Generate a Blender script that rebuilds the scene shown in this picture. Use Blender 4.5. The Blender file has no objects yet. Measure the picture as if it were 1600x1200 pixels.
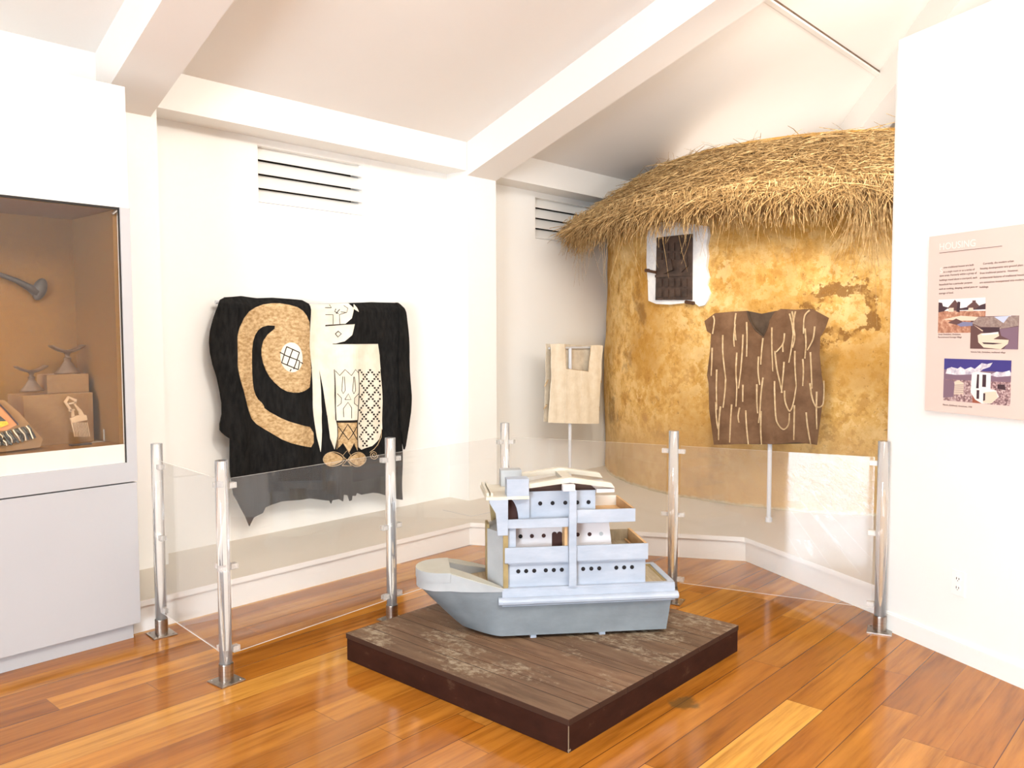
import bpy, bmesh, math, random
from mathutils import Vector, Matrix
random.seed(7)
S = bpy.context.scene
COL = S.collection
R = math.radians

# ------------------------------------------------------------------ camera
F = 1300.0
PITCH, ROLL, YAW = R(3.36), R(-0.14), R(42.0)
CAM = Vector((0, 0, 1.5))
_f = Vector((math.cos(YAW), math.sin(YAW), 0)); _r = Vector((math.sin(YAW), -math.cos(YAW), 0)); _z = Vector((0, 0, 1))
FWD = _f*math.cos(PITCH) - _z*math.sin(PITCH)
_u = _z*math.cos(PITCH) + _f*math.sin(PITCH)
RGT = _r*math.cos(ROLL) + _u*math.sin(ROLL)
UPV = _u*math.cos(ROLL) - _r*math.sin(ROLL)
cd = bpy.data.cameras.new('camera'); cam = bpy.data.objects.new('camera', cd); COL.objects.link(cam)
cd.sensor_fit = 'HORIZONTAL'; cd.sensor_width = 36; cd.lens = 36*F/1600; cd.clip_start = .05; cd.clip_end = 200
mw = Matrix((RGT, UPV, -FWD)).transposed().to_4x4(); mw.translation = CAM
cam.matrix_world = mw
S.camera = cam

# ------------------------------------------------------------------ world, light, exposure
S.view_settings.view_transform = 'Standard'; S.view_settings.look = 'None'
S.view_settings.exposure = 0.12; S.view_settings.gamma = 1.0
wd = bpy.data.worlds.new('world'); S.world = wd; wd.use_nodes = True
bg = wd.node_tree.nodes['Background']; bg.inputs[0].default_value = (1.0, .965, .92, 1); bg.inputs[1].default_value = 1.0

def lamp(name, kind, loc, target, energy, color, **kw):
    l = bpy.data.lights.new(name, kind); l.energy = energy; l.color = color
    for k, v in kw.items(): setattr(l, k, v)
    o = bpy.data.objects.new(name, l); COL.objects.link(o); o.location = loc
    o.rotation_euler = (Vector(target)-Vector(loc)).to_track_quat('-Z', 'Y').to_euler()
    return o
WARM = (1, .93, .83)
lamp('ceiling_wash_light', 'AREA', (1.0, -1.0, 4.3), (3.2, 4.4, 1.8), 235, (1, .965, .91), shape='RECTANGLE', size=4.5, size_y=1.2)
lamp('track_spot_robe', 'SPOT', (2.2, 1.6, 3.4), (3.6, 4.85, 1.5), 150, WARM, spot_size=R(80), spot_blend=.9, shadow_soft_size=.12)
lamp('track_spot_hut', 'SPOT', (3.4, 1.9, 3.4), (6.1, 3.15, 1.5), 190, (1, .87, .68), spot_size=R(50), spot_blend=.8, shadow_soft_size=.06)
lamp('track_spot_thatch', 'SPOT', (4.2, 1.4, 3.5), (6.6, 2.6, 2.7), 145, (1, .87, .70), spot_size=R(70), spot_blend=.9, shadow_soft_size=.06)
lamp('ceiling_fill_hut', 'AREA', (7.3, 3.1, 2.70), (6.9, 2.9, 4.5), 16, (1, .95, .88), shape='RECTANGLE', size=2.2, size_y=1.8)  # added fill inside the roof rim to brighten the ceiling, no fixture there
lamp('ceiling_fill_left', 'SPOT', (4.7, .9, 2.6), (5.75, 4.2, 3.1), 70, (1, .95, .89), spot_size=R(62), spot_blend=1, shadow_soft_size=.15)  # unseen spot added as fill for the left of the hut bay ceiling
lamp('ceiling_fill_partition', 'AREA', (5.6, 1.05, 2.7), (6.5, 3.0, 3.9), 25, (1, .95, .88), shape='RECTANGLE', size=1.2, size_y=.5)  # added fill hidden behind the partition, lifts the ceiling over the hut

# ------------------------------------------------------------------ calibration helpers: photo pixel -> point on a real surface
def ray(x, y): return FWD + RGT*((x-800)/F) - UPV*((y-600)/F)
def on_z(x, y, z):
    d = ray(x, y); return CAM + d*((z-CAM.z)/d.z)
def on_plane(x, y, p, n):
    d = ray(x, y); return CAM + d*((Vector(p)-CAM).dot(Vector(n))/d.dot(Vector(n)))
def on_y(x, y, Y): return on_plane(x, y, (0, Y, 0), (0, 1, 0))

# ------------------------------------------------------------------ materials
def mat(name, color=(.8, .8, .8), rough=.6, metal=0, spec=.5):
    m = bpy.data.materials.new(name); m.use_nodes = True
    b = m.node_tree.nodes['Principled BSDF']
    b.inputs['Base Color'].default_value = (*color, 1); b.inputs['Roughness'].default_value = rough
    b.inputs['Metallic'].default_value = metal; b.inputs['Specular IOR Level'].default_value = spec
    return m
def N(m, t, **kw):
    n = m.node_tree.nodes.new(t)
    for k, v in kw.items(): setattr(n, k, v)
    return n
def L(m, a, b): m.node_tree.links.new(a, b)
def bsdf(m): return m.node_tree.nodes['Principled BSDF']
def coords(m, scale=(1, 1, 1)):
    t = N(m, 'ShaderNodeTexCoord'); mp = N(m, 'ShaderNodeMapping'); mp.inputs['Scale'].default_value = scale
    L(m, t.outputs['Object'], mp.inputs['Vector']); return mp.outputs['Vector']
def ramp(m, fac, stops):
    r = N(m, 'ShaderNodeValToRGB'); e = r.color_ramp.elements
    while len(e) < len(stops): e.new(.5)
    for i, (p, c) in enumerate(stops):
        e[i].position = p; e[i].color = (*c, 1) if len(c) == 3 else c
    L(m, fac, r.inputs[0]); return r.outputs[0]
def noise(m, vec, scale, detail=4, rough=.55):
    n = N(m, 'ShaderNodeTexNoise'); n.inputs['Scale'].default_value = scale; n.inputs['Detail'].default_value = detail
    n.inputs['Roughness'].default_value = rough; L(m, vec, n.inputs['Vector']); return n.outputs['Fac']
def mix(m, fac, a, b, mode='MIX'):
    x = N(m, 'ShaderNodeMix', data_type='RGBA', blend_type=mode)
    for s, v in ((x.inputs[0], fac), (x.inputs[6], a), (x.inputs[7], b)):
        if hasattr(v, 'is_output'): L(m, v, s)
        elif isinstance(v, (int, float)): s.default_value = v
        else: s.default_value = (*v, 1)
    return x.outputs[2]
def bump(m, h, strength=.3, dist=.01):
    b = N(m, 'ShaderNodeBump'); b.inputs['Strength'].default_value = strength; b.inputs['Distance'].default_value = dist
    L(m, h, b.inputs['Height']); L(m, b.outputs[0], bsdf(m).inputs['Normal'])
def math_(m, op, a, b=None, c=None):
    n = N(m, 'ShaderNodeMath', operation=op)
    for i, v in enumerate((a, b, c)):
        if v is None: continue
        if hasattr(v, 'is_output'): L(m, v, n.inputs[i])
        else: n.inputs[i].default_value = v
    return n.outputs[0]
def mottled(name, stops, scale, rough=.7, bscale=None, bstr=.2, stretch=(1, 1, 1), detail=5, bdist=.004, spec=.5):
    m = mat(name, rough=rough, spec=spec); v = coords(m, stretch)
    L(m, ramp(m, noise(m, v, scale, detail, .6), stops), bsdf(m).inputs['Base Color'])
    if bscale: bump(m, noise(m, v, bscale, 6, .6), bstr, bdist)
    return m
def painted(name, c, var=.03, rough=.55, scale=3):
    a = tuple(max(0, x-var) for x in c); return mottled(name, [(.3, a), (.7, c)], scale, rough, 60, .05)

M = {}
M['wall'] = painted('wall_paint', (.86, .845, .81), .012, .7)
M['wall_right'] = painted('partition_paint', (.82, .81, .77), .012, .7)
M['ceil'] = painted('ceiling_paint', (.83, .80, .765), .012, .8)
M['cream'] = painted('cream_paint', (.84, .80, .74), .02, .65)
M['trim'] = painted('trim_paint', (.86, .84, .80), .01, .4)
M['case'] = painted('case_paint', (.46, .455, .46), .012, .5)
M['platform'] = painted('platform_paint', (.68, .62, .53), .02, .6)
M['white_plastic'] = mat('white_plastic', (.86, .84, .80), .35)
M['dark'] = mat('dark_gap', (.02, .016, .013), .8)

def floor_mat():
    m = mat('plank_floor', rough=.25, spec=.36); t = N(m, 'ShaderNodeTexCoord'); sp = N(m, 'ShaderNodeSeparateXYZ')
    L(m, t.outputs['Object'], sp.inputs[0]); x, y = sp.outputs[0], sp.outputs[1]
    W, LEN = .1528, 2.3
    yr = math_(m, 'DIVIDE', math_(m, 'ADD', y, 21.675), W); row = math_(m, 'FLOOR', yr); fy = math_(m, 'FRACT', yr)
    w1 = N(m, 'ShaderNodeTexWhiteNoise', noise_dimensions='1D'); L(m, row, w1.inputs['W'])
    xr = math_(m, 'ADD', math_(m, 'DIVIDE', x, LEN), math_(m, 'MULTIPLY', w1.outputs['Value'], 7.3)); colm = math_(m, 'FLOOR', xr); fx = math_(m, 'FRACT', xr)
    cv = N(m, 'ShaderNodeCombineXYZ'); L(m, row, cv.inputs[0]); L(m, colm, cv.inputs[1])
    w2 = N(m, 'ShaderNodeTexWhiteNoise', noise_dimensions='2D'); L(m, cv.outputs[0], w2.inputs['Vector'])
    tone = ramp(m, w2.outputs['Value'], [(0, (.27, .090, .010)), (.3, (.40, .150, .018)), (.55, (.49, .205, .030)), (.8, (.33, .110, .012)), (1, (.62, .31, .060))])
    # grain, shifted for each plank
    g = N(m, 'ShaderNodeCombineXYZ'); L(m, math_(m, 'MULTIPLY', x, 1.6), g.inputs[0])
    L(m, math_(m, 'MULTIPLY', y, 22), g.inputs[1]); L(m, math_(m, 'MULTIPLY', w2.outputs['Value'], 40), g.inputs[2])
    gr = noise(m, g.outputs[0], 1.3, 5, .6)
    streak = ramp(m, gr, [(.28, (.62, .55, .48)), (.5, (1, 1, 1)), (.72, (1.22, 1.25, 1.3))])
    c = mix(m, 1.0, tone, streak, 'MULTIPLY')
    g2 = N(m, 'ShaderNodeCombineXYZ'); L(m, math_(m, 'MULTIPLY', x, .8), g2.inputs[0]); L(m, math_(m, 'MULTIPLY', y, 5), g2.inputs[1])
    L(m, math_(m, 'MULTIPLY', w2.outputs['Value'], 17), g2.inputs[2])
    c = mix(m, 1.0, c, ramp(m, noise(m, g2.outputs[0], 1.0, 3), [(.3, (.84, .78, .70)), (.65, (1.08, 1.08, 1.05))]), 'MULTIPLY')
    # joints: long seams vary in darkness from row to row
    gapw = math_(m, 'MULTIPLY_ADD', math_(m, 'GREATER_THAN', w1.outputs['Value'], .55), .020, .005)
    e = math_(m, 'MINIMUM', fy, math_(m, 'SUBTRACT', 1.0, fy))
    seam = math_(m, 'LESS_THAN', fy, gapw)
    ends = math_(m, 'LESS_THAN', fx, .0012)
    gap = math_(m, 'MAXIMUM', seam, math_(m, 'MULTIPLY', ends, .8))
    c = mix(m, math_(m, 'MULTIPLY', gap, .85), c, (.07, .022, .008))
    # one dark stain by the plinth
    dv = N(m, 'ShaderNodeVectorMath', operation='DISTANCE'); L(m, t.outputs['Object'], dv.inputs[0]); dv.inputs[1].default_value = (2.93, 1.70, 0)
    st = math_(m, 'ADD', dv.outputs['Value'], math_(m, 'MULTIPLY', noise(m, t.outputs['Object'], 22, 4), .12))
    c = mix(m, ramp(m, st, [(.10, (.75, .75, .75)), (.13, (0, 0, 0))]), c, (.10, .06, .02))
    L(m, c, bsdf(m).inputs['Base Color'])
    L(m, math_(m, 'MULTIPLY_ADD', gr, .10, .07), bsdf(m).inputs['Roughness'])
    bump(m, math_(m, 'SUBTRACT', 1.0, gap), .25, .002)
    return m
M['floor'] = floor_mat()

def clear_mat(name, tint=(.985, .985, .98), haze=.03, r0=.05):
    m = bpy.data.materials.new(name); m.use_nodes = True; nt = m.node_tree; nt.nodes.clear()
    out = N(m, 'ShaderNodeOutputMaterial'); tr = N(m, 'ShaderNodeBsdfTransparent'); tr.inputs[0].default_value = (*tint, 1)
    gl = N(m, 'ShaderNodeBsdfGlossy'); gl.inputs['Roughness'].default_value = .0
    ge = N(m, 'ShaderNodeNewGeometry'); dt = N(m, 'ShaderNodeVectorMath', operation='DOT_PRODUCT')
    L(m, ge.outputs['Incoming'], dt.inputs[0]); L(m, ge.outputs['Normal'], dt.inputs[1])
    k = math_(m, 'POWER', math_(m, 'SUBTRACT', 1.0, math_(m, 'ABSOLUTE', dt.outputs['Value'])), 5.0)
    fac = math_(m, 'MULTIPLY_ADD', k, .9, r0)
    ms = N(m, 'ShaderNodeMixShader'); L(m, fac, ms.inputs[0]); L(m, tr.outputs[0], ms.inputs[1]); L(m, gl.outputs[0], ms.inputs[2])
    df = N(m, 'ShaderNodeBsdfDiffuse'); df.inputs[0].default_value = (.85, .84, .82, 1)
    m2 = N(m, 'ShaderNodeMixShader'); m2.inputs[0].default_value = haze; L(m, ms.outputs[0], m2.inputs[1]); L(m, df.outputs[0], m2.inputs[2])
    L(m, m2.outputs[0], out.inputs[0]); return m
M['pane'] = clear_mat('clear_acrylic_sheet')
M['case_glass'] = clear_mat('case_glass', (.97, .965, .95), .002, .028)
m = mat('acrylic_rod', (1, 1, 1), .0); bsdf(m).inputs['Transmission Weight'].default_value = .82; bsdf(m).inputs['IOR'].default_value = 1.45
M['rod'] = m
m = mat('acrylic_clip', (1, .99, .97), .12); bsdf(m).inputs['Transmission Weight'].default_value = .75; bsdf(m).inputs['IOR'].default_value = 1.3
M['clip'] = m
M['steel'] = mottled('brushed_steel', [(.3, (.30, .26, .22)), (.7, (.52, .47, .42))], 14, .3, None, 0, (1, 1, 6))
bsdf(M['steel']).inputs['Metallic'].default_value = 1
M['edge'] = mat('polished_sheet_edge', (.93, .92, .88), .25)

def wood_mat(name, stops, stretch, rough=.6, scale=4):
    return mottled(name, stops, scale, rough, 8, .25, stretch)
# boat paints
M['boat'] = mottled('boat_blue_grey_paint', [(.25, (.30, .35, .425)), (.55, (.38, .425, .495)), (.8, (.47, .51, .57))], 5, .55, 30, .12, (1, 1, 3))
M['hull'] = mottled('boat_hull_paint', [(.3, (.145, .165, .18)), (.7, (.20, .225, .24))], 6, .5, 30, .12, (1, 1, 2))
M['boat_cream'] = mottled('boat_cream_paint', [(.3, (.54, .50, .40)), (.7, (.64, .60, .50))], 6, .55, 30, .1)
M['boat_top'] = mottled('boat_bow_top_paint', [(.3, (.42, .41, .34)), (.7, (.50, .485, .42))], 6, .55, 30, .1)
M['boat_grey'] = mottled('boat_bow_band_paint', [(.3, (.32, .335, .34)), (.7, (.40, .415, .42))], 6, .55, 30, .1)
M['boat_white'] = mottled('boat_white_paint', [(.3, (.60, .57, .58)), (.7, (.68, .65, .65))], 6, .55)
M['olive'] = mottled('boat_olive_wood', [(.3, (.22, .16, .06)), (.7, (.38, .28, .12))], 8, .6)
M['barewood'] = mottled('bare_wood', [(.3, (.52, .30, .13)), (.7, (.70, .45, .22))], 8, .6)
M['deckwood'] = mottled('weathered_deck_wood', [(.3, (.30, .23, .14)), (.7, (.46, .37, .24))], 8, .65, None, 0, (6, 1, 1))
M['hole'] = mat('porthole_dark', (.008, .006, .007), .9)
M['maroon'] = mat('maroon_recess', (.045, .014, .010), .8)

def plinth_mat():
    m = mat('worn_brown_plank', rough=.65, spec=.2); t = N(m, 'ShaderNodeTexCoord'); v = t.outputs['Object']
    sp = N(m, 'ShaderNodeSeparateXYZ'); L(m, v, sp.inputs[0])
    xr = math_(m, 'DIVIDE', math_(m, 'ADD', sp.outputs[0], 5.02), .187); fx = math_(m, 'FRACT', xr)
    w = N(m, 'ShaderNodeTexWhiteNoise', noise_dimensions='1D'); L(m, math_(m, 'FLOOR', xr), w.inputs['W'])
    mp = N(m, 'ShaderNodeMapping'); mp.inputs['Scale'].default_value = (14, 2, 6); L(m, v, mp.inputs[0])
    g = noise(m, mp.outputs[0], 2.2, 6, .65)
    c = ramp(m, g, [(.3, (.07, .038, .024)), (.5, (.135, .080, .050)), (.7, (.20, .135, .088))])
    c = mix(m, 1, c, ramp(m, w.outputs['Value'], [(0, (.75, .7, .68)), (1, (1.35, 1.15, 1.0))]), 'MULTIPLY')
    # scuffed pale wear patches along the middle of the top
    mp2 = N(m, 'ShaderNodeMapping'); mp2.inputs['Scale'].default_value = (1.6, 1, 1); L(m, v, mp2.inputs[0])
    big = noise(m, mp2.outputs[0], 3.0, 2); fine = noise(m, mp2.outputs[0], 24, 6, .7)
    wear = ramp(m, math_(m, 'MULTIPLY', big, fine), [(.28, (0, 0, 0)), (.40, (.8, .8, .8))])
    top = N(m, 'ShaderNodeNewGeometry'); ns = N(m, 'ShaderNodeSeparateXYZ'); L(m, top.outputs['True Normal'], ns.inputs[0])
    up = math_(m, 'GREATER_THAN', ns.outputs[2], .6)
    c = mix(m, math_(m, 'MULTIPLY', wear, up), c, (.46, .39, .28))
    c = mix(m, math_(m, 'MULTIPLY', math_(m, 'MULTIPLY', noise(m, mp.outputs[0], 5, 4), .6), up), c, (.19, .13, .075))
    c = mix(m, math_(m, 'MULTIPLY', math_(m, 'LESS_THAN', fx, .025), math_(m, 'MULTIPLY', up, .85)), c, (.018, .010, .006))
    c = mix(m, up, (.045, .020, .012), c)
    L(m, c, bsdf(m).inputs['Base Color']); bump(m, g, .35, .003); return m
M['plinth'] = plinth_mat()
M['plinth_side'] = mottled('dark_brown_gloss_paint', [(.3, (.022, .0065, .0035)), (.62, (.036, .011, .006)), (.75, (.085, .045, .025))], 9, .6, 30, .15, (1, 1, 2), spec=.15)
M['chip'] = mat('chipped_pale_edge', (.26, .19, .12), .8)

def mud_mat():
    m = mat('mud_plaster', rough=.9, spec=.2); v = coords(m)
    a = noise(m, v, 1.1, 4); b = noise(m, v, 4.5, 9, .72); s = noise(m, v, 26, 6, .75)
    c = ramp(m, b, [(.30, (.36, .165, .035)), (.44, (.60, .34, .09)), (.56, (.72, .46, .17)), (.70, (.84, .62, .31))])
    fl = noise(m, v, 8.5, 10, .68); c = mix(m, ramp(m, fl, [(.515, (0, 0, 0)), (.545, (.55, .55, .55))]), c, (.80, .57, .27)); c = mix(m, ramp(m, fl, [(.41, (.5, .5, .5)), (.44, (0, 0, 0))]), c, (.40, .20, .05))
    c = mix(m, ramp(m, a, [(.44, (0, 0, 0)), (.60, (.75, .75, .75))]), c, (.44, .215, .035))
    mp = N(m, 'ShaderNodeMapping'); mp.inputs['Location'].default_value = (3, 7, 1); L(m, v, mp.inputs[0])
    c = mix(m, ramp(m, noise(m, mp.outputs[0], 2.4, 6, .6), [(.58, (0, 0, 0)), (.66, (.65, .65, .65))]), c, (.19, .085, .022))
    c = mix(m, ramp(m, s, [(.33, (.7, .7, .7)), (.40, (0, 0, 0))]), c, (.20, .10, .03))
    dv = N(m, 'ShaderNodeVectorMath', operation='DISTANCE'); L(m, v, dv.inputs[0]); dv.inputs[1].default_value = STAIN
    wp = noise(m, v, 3.1, 5, .7); dd = math_(m, 'ABSOLUTE', math_(m, 'SUBTRACT', math_(m, 'ADD', dv.outputs['Value'], math_(m, 'MULTIPLY', wp, .62)), .50))
    c = mix(m, math_(m, 'MULTIPLY', ramp(m, dd, [(.03, (.85, .85, .85)), (.045, (0, 0, 0))]), ramp(m, fl, [(.40, (.15, .15, .15)), (.50, (1, 1, 1))])), c, (.20, .085, .018))
    # paler washed plaster at the foot of the wall and a rubbed crumbling line at the base
    sp = N(m, 'ShaderNodeSeparateXYZ'); L(m, v, sp.inputs[0])
    h = math_(m, 'ADD', sp.outputs[2], math_(m, 'MULTIPLY', b, .5))
    c = mix(m, ramp(m, h, [(.55, (.55, .55, .55)), (.95, (0, 0, 0))]), c, (.66, .46, .24))
    c = mix(m, ramp(m, math_(m, 'ADD', sp.outputs[2], math_(m, 'MULTIPLY', s, .06)), [(.035, (1, 1, 1)), (.06, (0, 0, 0))]), c, (.82, .72, .52))
    L(m, c, bsdf(m).inputs['Base Color'])
    bump(m, math_(m, 'ADD', b, math_(m, 'MULTIPLY', s, .4)), .55, .02); return m
STAIN = (-1.912, -0.868, 1.505)
M['mud'] = mud_mat()
M['limewash'] = mottled('whitewash', [(.3, (.66, .66, .68)), (.6, (.84, .83, .81))], 9, .9, 25, .5, bdist=.01)
M['thatch'] = mottled('dry_thatch', [(.30, (.20, .105, .03)), (.5, (.42, .26, .10)), (.68, (.66, .46, .22))], 26, .7, None, 0, (1, 1, 1), 3)
M['thatch_base'] = mottled('shaded_packed_thatch', [(.3, (.12, .06, .018)), (.7, (.26, .15, .05))], 9, .9, 40, .6)  # packed layer under the straws, shade between them put into its dark colour
M['carved'] = mottled('carved_dark_wood', [(.3, (.022, .012, .008)), (.7, (.075, .042, .028))], 14, .55, 40, .4)
M['iron'] = mat('rusty_iron', (.12, .06, .035), .6, .6)
# cloth
def weave(name, c1, c2, scale=40, rough=.9, stretch=(1, 1, 1), bstr=.3):
    return mottled(name, [(.35, c1), (.65, c2)], scale, rough, 260, bstr, stretch, 6, .002, .15)
M['black'] = weave('black_cotton', (.006, .006, .006), (.016, .015, .014), 40, .95, (1, 1, .3))
M['tan_thread'] = weave('tan_embroidery', (.36, .22, .09), (.66, .47, .26), 34, .85, (1, 1, 1.8))
M['cream_cloth'] = weave('cream_embroidery', (.76, .70, .56), (.86, .80, .67), 10, .85)
M['dark_thread'] = mat('dark_brown_thread', (.018, .010, .006), .9)
M['brown'] = weave('brown_bark_cloth', (.115, .060, .031), (.19, .108, .060), 7, .95)
M['brown_in'] = weave('inner_brown_cloth', (.07, .045, .03), (.11, .075, .05), 9, .95)
M['cord'] = mottled('straw_cord', [(.35, (.42, .28, .14)), (.65, (.66, .49, .29))], 30, .8)
M['cream_tunic'] = weave('cream_woven_cotton', (.76, .67, .52), (.86, .78, .64), 14, .9, (1, 1, 1))
M['cream_in'] = weave('inner_cream_cotton', (.56, .48, .37), (.72, .63, .50), 14, .9)
M['pole'] = mat('pale_grey_pole_paint', (.62, .63, .66), .4)
# case
M['lining'] = mottled('tan_fabric_lining', [(.3, (.20, .088, .012)), (.7, (.245, .115, .017))], 60, .95, 300, .2)
M['riser'] = mottled('tan_fabric_block', [(.3, (.24, .125, .045)), (.7, (.29, .155, .058))], 60, .95, 300, .2)
M['headrest'] = mottled('carved_brown_wood', [(.3, (.08, .040, .018)), (.7, (.18, .10, .05))], 12, .5)
M['club'] = mottled('dark_knobbed_wood', [(.3, (.03, .022, .02)), (.7, (.085, .062, .05))], 12, .5)
M['comb'] = mottled('pale_carved_wood', [(.3, (.50, .32, .18)), (.7, (.66, .45, .27))], 16, .55)
M['orange_cloth'] = mat('orange_hide', (.55, .22, .08), .8)
M['yellow_bead'] = mottled('yellow_beads', [(.4, (.55, .33, .01)), (.6, (.85, .60, .03))], 90, .4)
M['black_bead'] = mottled('dark_beads', [(.4, (.012, .012, .012)), (.6, (.06, .055, .045))], 90, .4)
M['pale_string'] = mat('pale_bead_string', (.78, .66, .50), .7)
# sign
M['sign'] = painted('pink_sign_board', (.68, .545, .475), .012, .5)
M['ink_white'] = mat('white_lettering', (.84, .74, .68), .6)
M['ink'] = mat('brown_print', (.16, .08, .06), .7)
def flat(name, c): M[name] = mat(name, c, .6); return M[name]

# ------------------------------------------------------------------ mesh helpers
def chain(o):
    mx = o.matrix_basis.copy()
    while o.parent: o = o.parent; mx = o.matrix_basis @ mx
    return mx
def obj(name, bm, material, parent=None, world=True, smooth=False, bevel=0):
    """link a bmesh as ONE mesh object; with world=True the bmesh is in world space and is moved into the parent's frame"""
    if bevel: bmesh.ops.bevel(bm, geom=list(bm.edges), offset=bevel, segments=2, affect='EDGES', profile=.5, clamp_overlap=True)
    if bm.faces: bmesh.ops.recalc_face_normals(bm, faces=bm.faces)
    me = bpy.data.meshes.new(name); bm.to_mesh(me); bm.free()
    for mm in (material if isinstance(material, (list, tuple)) else [material]): me.materials.append(mm)
    if smooth: me.polygons.foreach_set('use_smooth', [True]*len(me.polygons))
    o = bpy.data.objects.new(name, me); COL.objects.link(o)
    if parent:
        o.parent = parent
        if world: me.transform(chain(parent).inverted())
    return o
def thing(name, label, cat, loc=(0, 0, 0), rz=0, group=None):
    o = bpy.data.objects.new(name, None); COL.objects.link(o); o.empty_display_size = .1
    o.location = loc; o.rotation_euler = (0, 0, rz); tag(o, label, cat, group); return o
def tag(o, label, cat, group=None):
    o['label'] = label; o['category'] = cat
    if group: o['group'] = group
    return o
def struct(name, bm, m, bevel=0, smooth=False):
    o = obj(name, bm, m, bevel=bevel, smooth=smooth); o['kind'] = 'structure'; return o
def B(): return bmesh.new()
def box(bm, x0, x1, y0, y1, z0, z1, mx=None, mi=0):
    vs = [bm.verts.new((x, y, z)) for z in (z0, z1) for x, y in ((x0, y0), (x1, y0), (x1, y1), (x0, y1))]
    if mx: bmesh.ops.transform(bm, matrix=mx, verts=vs)
    for f in ((3, 2, 1, 0), (4, 5, 6, 7), (0, 1, 5, 4), (1, 2, 6, 5), (2, 3, 7, 6), (3, 0, 4, 7)):
        bm.faces.new([vs[i] for i in f]).material_index = mi
    return vs
def loft(bm, rings, cap=True, closed=True, mi=0):
    rr = [[bm.verts.new(p) for p in r] for r in rings]; n = len(rr[0])
    for a, b in zip(rr, rr[1:]):
        for i in range(n if closed else n-1):
            bm.faces.new((a[i], a[(i+1) % n], b[(i+1) % n], b[i])).material_index = mi
    if cap: bm.faces.new(rr[0][::-1]).material_index = mi; bm.faces.new(rr[-1]).material_index = mi
    return rr
def prism(bm, poly, z0, z1, mi=0):
    loft(bm, [[(x, y, z0) for x, y in poly], [(x, y, z1) for x, y in poly]], mi=mi)
def prism_xz(bm, poly, y0, y1, mi=0):
    loft(bm, [[(x, y0, z) for x, z in poly], [(x, y1, z) for x, z in poly]], mi=mi)
def tube(bm, pts, r, n=8, mi=0):
    pts = [Vector(p) for p in pts]; rings = []
    rs = r if isinstance(r, (list, tuple)) else [r]*len(pts)
    up = Vector((.13, .27, .95))
    for i, p in enumerate(pts):
        d = (pts[min(i+1, len(pts)-1)]-pts[max(i-1, 0)]).normalized()
        a = d.cross(up)
        if a.length < .2: a = d.cross(Vector((1, .1, 0)))
        a.normalize(); b = d.cross(a)
        rings.append([p+(a*math.cos(2*math.pi*k/n)+b*math.sin(2*math.pi*k/n))*rs[i] for k in range(n)])
    loft(bm, rings, mi=mi)
def lathe(bm, prof, cx=0, cy=0, n=32, mi=0):
    loft(bm, [[(cx+r*math.cos(2*math.pi*k/n), cy+r*math.sin(2*math.pi*k/n), z) for k in range(n)] for r, z in prof], mi=mi)
def rod(bm, a, b, r, n=12, mi=0): tube(bm, [a, b], r, n, mi)
def sheet(bm, poly, place, step=.03, thick=.004, mi=0):
    """flat outline (u, w) -> cut into a fine grid -> laid on a curved surface by place(u, w, depth) -> given thickness"""
    t = bmesh.new(); vs = [t.verts.new((u, 0, w)) for u, w in poly]; t.faces.new(vs); t.normal_update()
    bmesh.ops.triangulate(t, faces=t.faces[:], ngon_method='EAR_CLIP')
    us = [p[0] for p in poly]; ws = [p[1] for p in poly]
    for lo, hi, no, ax in ((min(us), max(us), (1, 0, 0), 0), (min(ws), max(ws), (0, 0, 1), 2)):
        k = math.floor(lo/step)+1
        while k*step < hi:
            co = [0, 0, 0]; co[ax] = k*step
            bmesh.ops.bisect_plane(t, geom=t.verts[:]+t.edges[:]+t.faces[:], plane_co=co, plane_no=no, dist=1e-6); k += 1
    t.verts.ensure_lookup_table(); t.verts.index_update()
    f = [bm.verts.new(place(v.co.x, v.co.z, 0)) for v in t.verts]
    b = [bm.verts.new(place(v.co.x, v.co.z, thick)) for v in t.verts]
    for fc in t.faces:
        i = [v.index for v in fc.verts]
        for q in ([f[k] for k in i], [b[k] for k in reversed(i)]):
            try: bm.faces.new(q).material_index = mi
            except ValueError: pass
    for e in t.edges:
        if len(e.link_faces) == 1:
            i, j = e.verts[0].index, e.verts[1].index
            try: bm.faces.new((f[i], f[j], b[j], b[i])).material_index = mi
            except ValueError: pass
    t.free()
def smoothpoly(pts, n=1):
    """Chaikin corner cutting of a closed outline"""
    for _ in range(n):
        q = []
        for a, b in zip(pts, pts[1:]+pts[:1]):
            q += [(a[0]*.75+b[0]*.25, a[1]*.75+b[1]*.25), (a[0]*.25+b[0]*.75, a[1]*.25+b[1]*.75)]
        pts = q
    return pts

# ------------------------------------------------------------------ the room
WY, PY = 4.95, 4.72           # back wall face, pilaster / beam face
PL = .165                     # platform height
RD = Vector((.081, 1.0, -.311))   # run of the rafters, downwards to the back wall
CZ = 3.02                     # ceiling height at the beam face
def ceil_z(y): return CZ - (y-PY)*.311
bm = B(); box(bm, -5, 10.5, -6.5, 5.15, -.12, 0); struct('floor', bm, M['floor'])
# back wall with two louvre openings
VX = [(2.985, 3.94), (5.80, 6.80)]; VZ = (2.36, 2.80)
bm = B(); xs = [-5, VX[0][0], VX[0][1], VX[1][0], VX[1][1], 10.5]
box(bm, -5, 10.5, WY, WY+.2, 0, VZ[0]); box(bm, -5, 10.5, WY, WY+.2, VZ[1], 3.3)
for a, b in ((0, 1), (2, 3), (4, 5)): box(bm, xs[a], xs[b], WY, WY+.2, VZ[0], VZ[1])
struct('wall_back', bm, M['wall'])
bm = B(); box(bm, 10.3, 10.5, -6.5, WY, 0, 5.2); struct('wall_far_right', bm, M['wall'])
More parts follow.
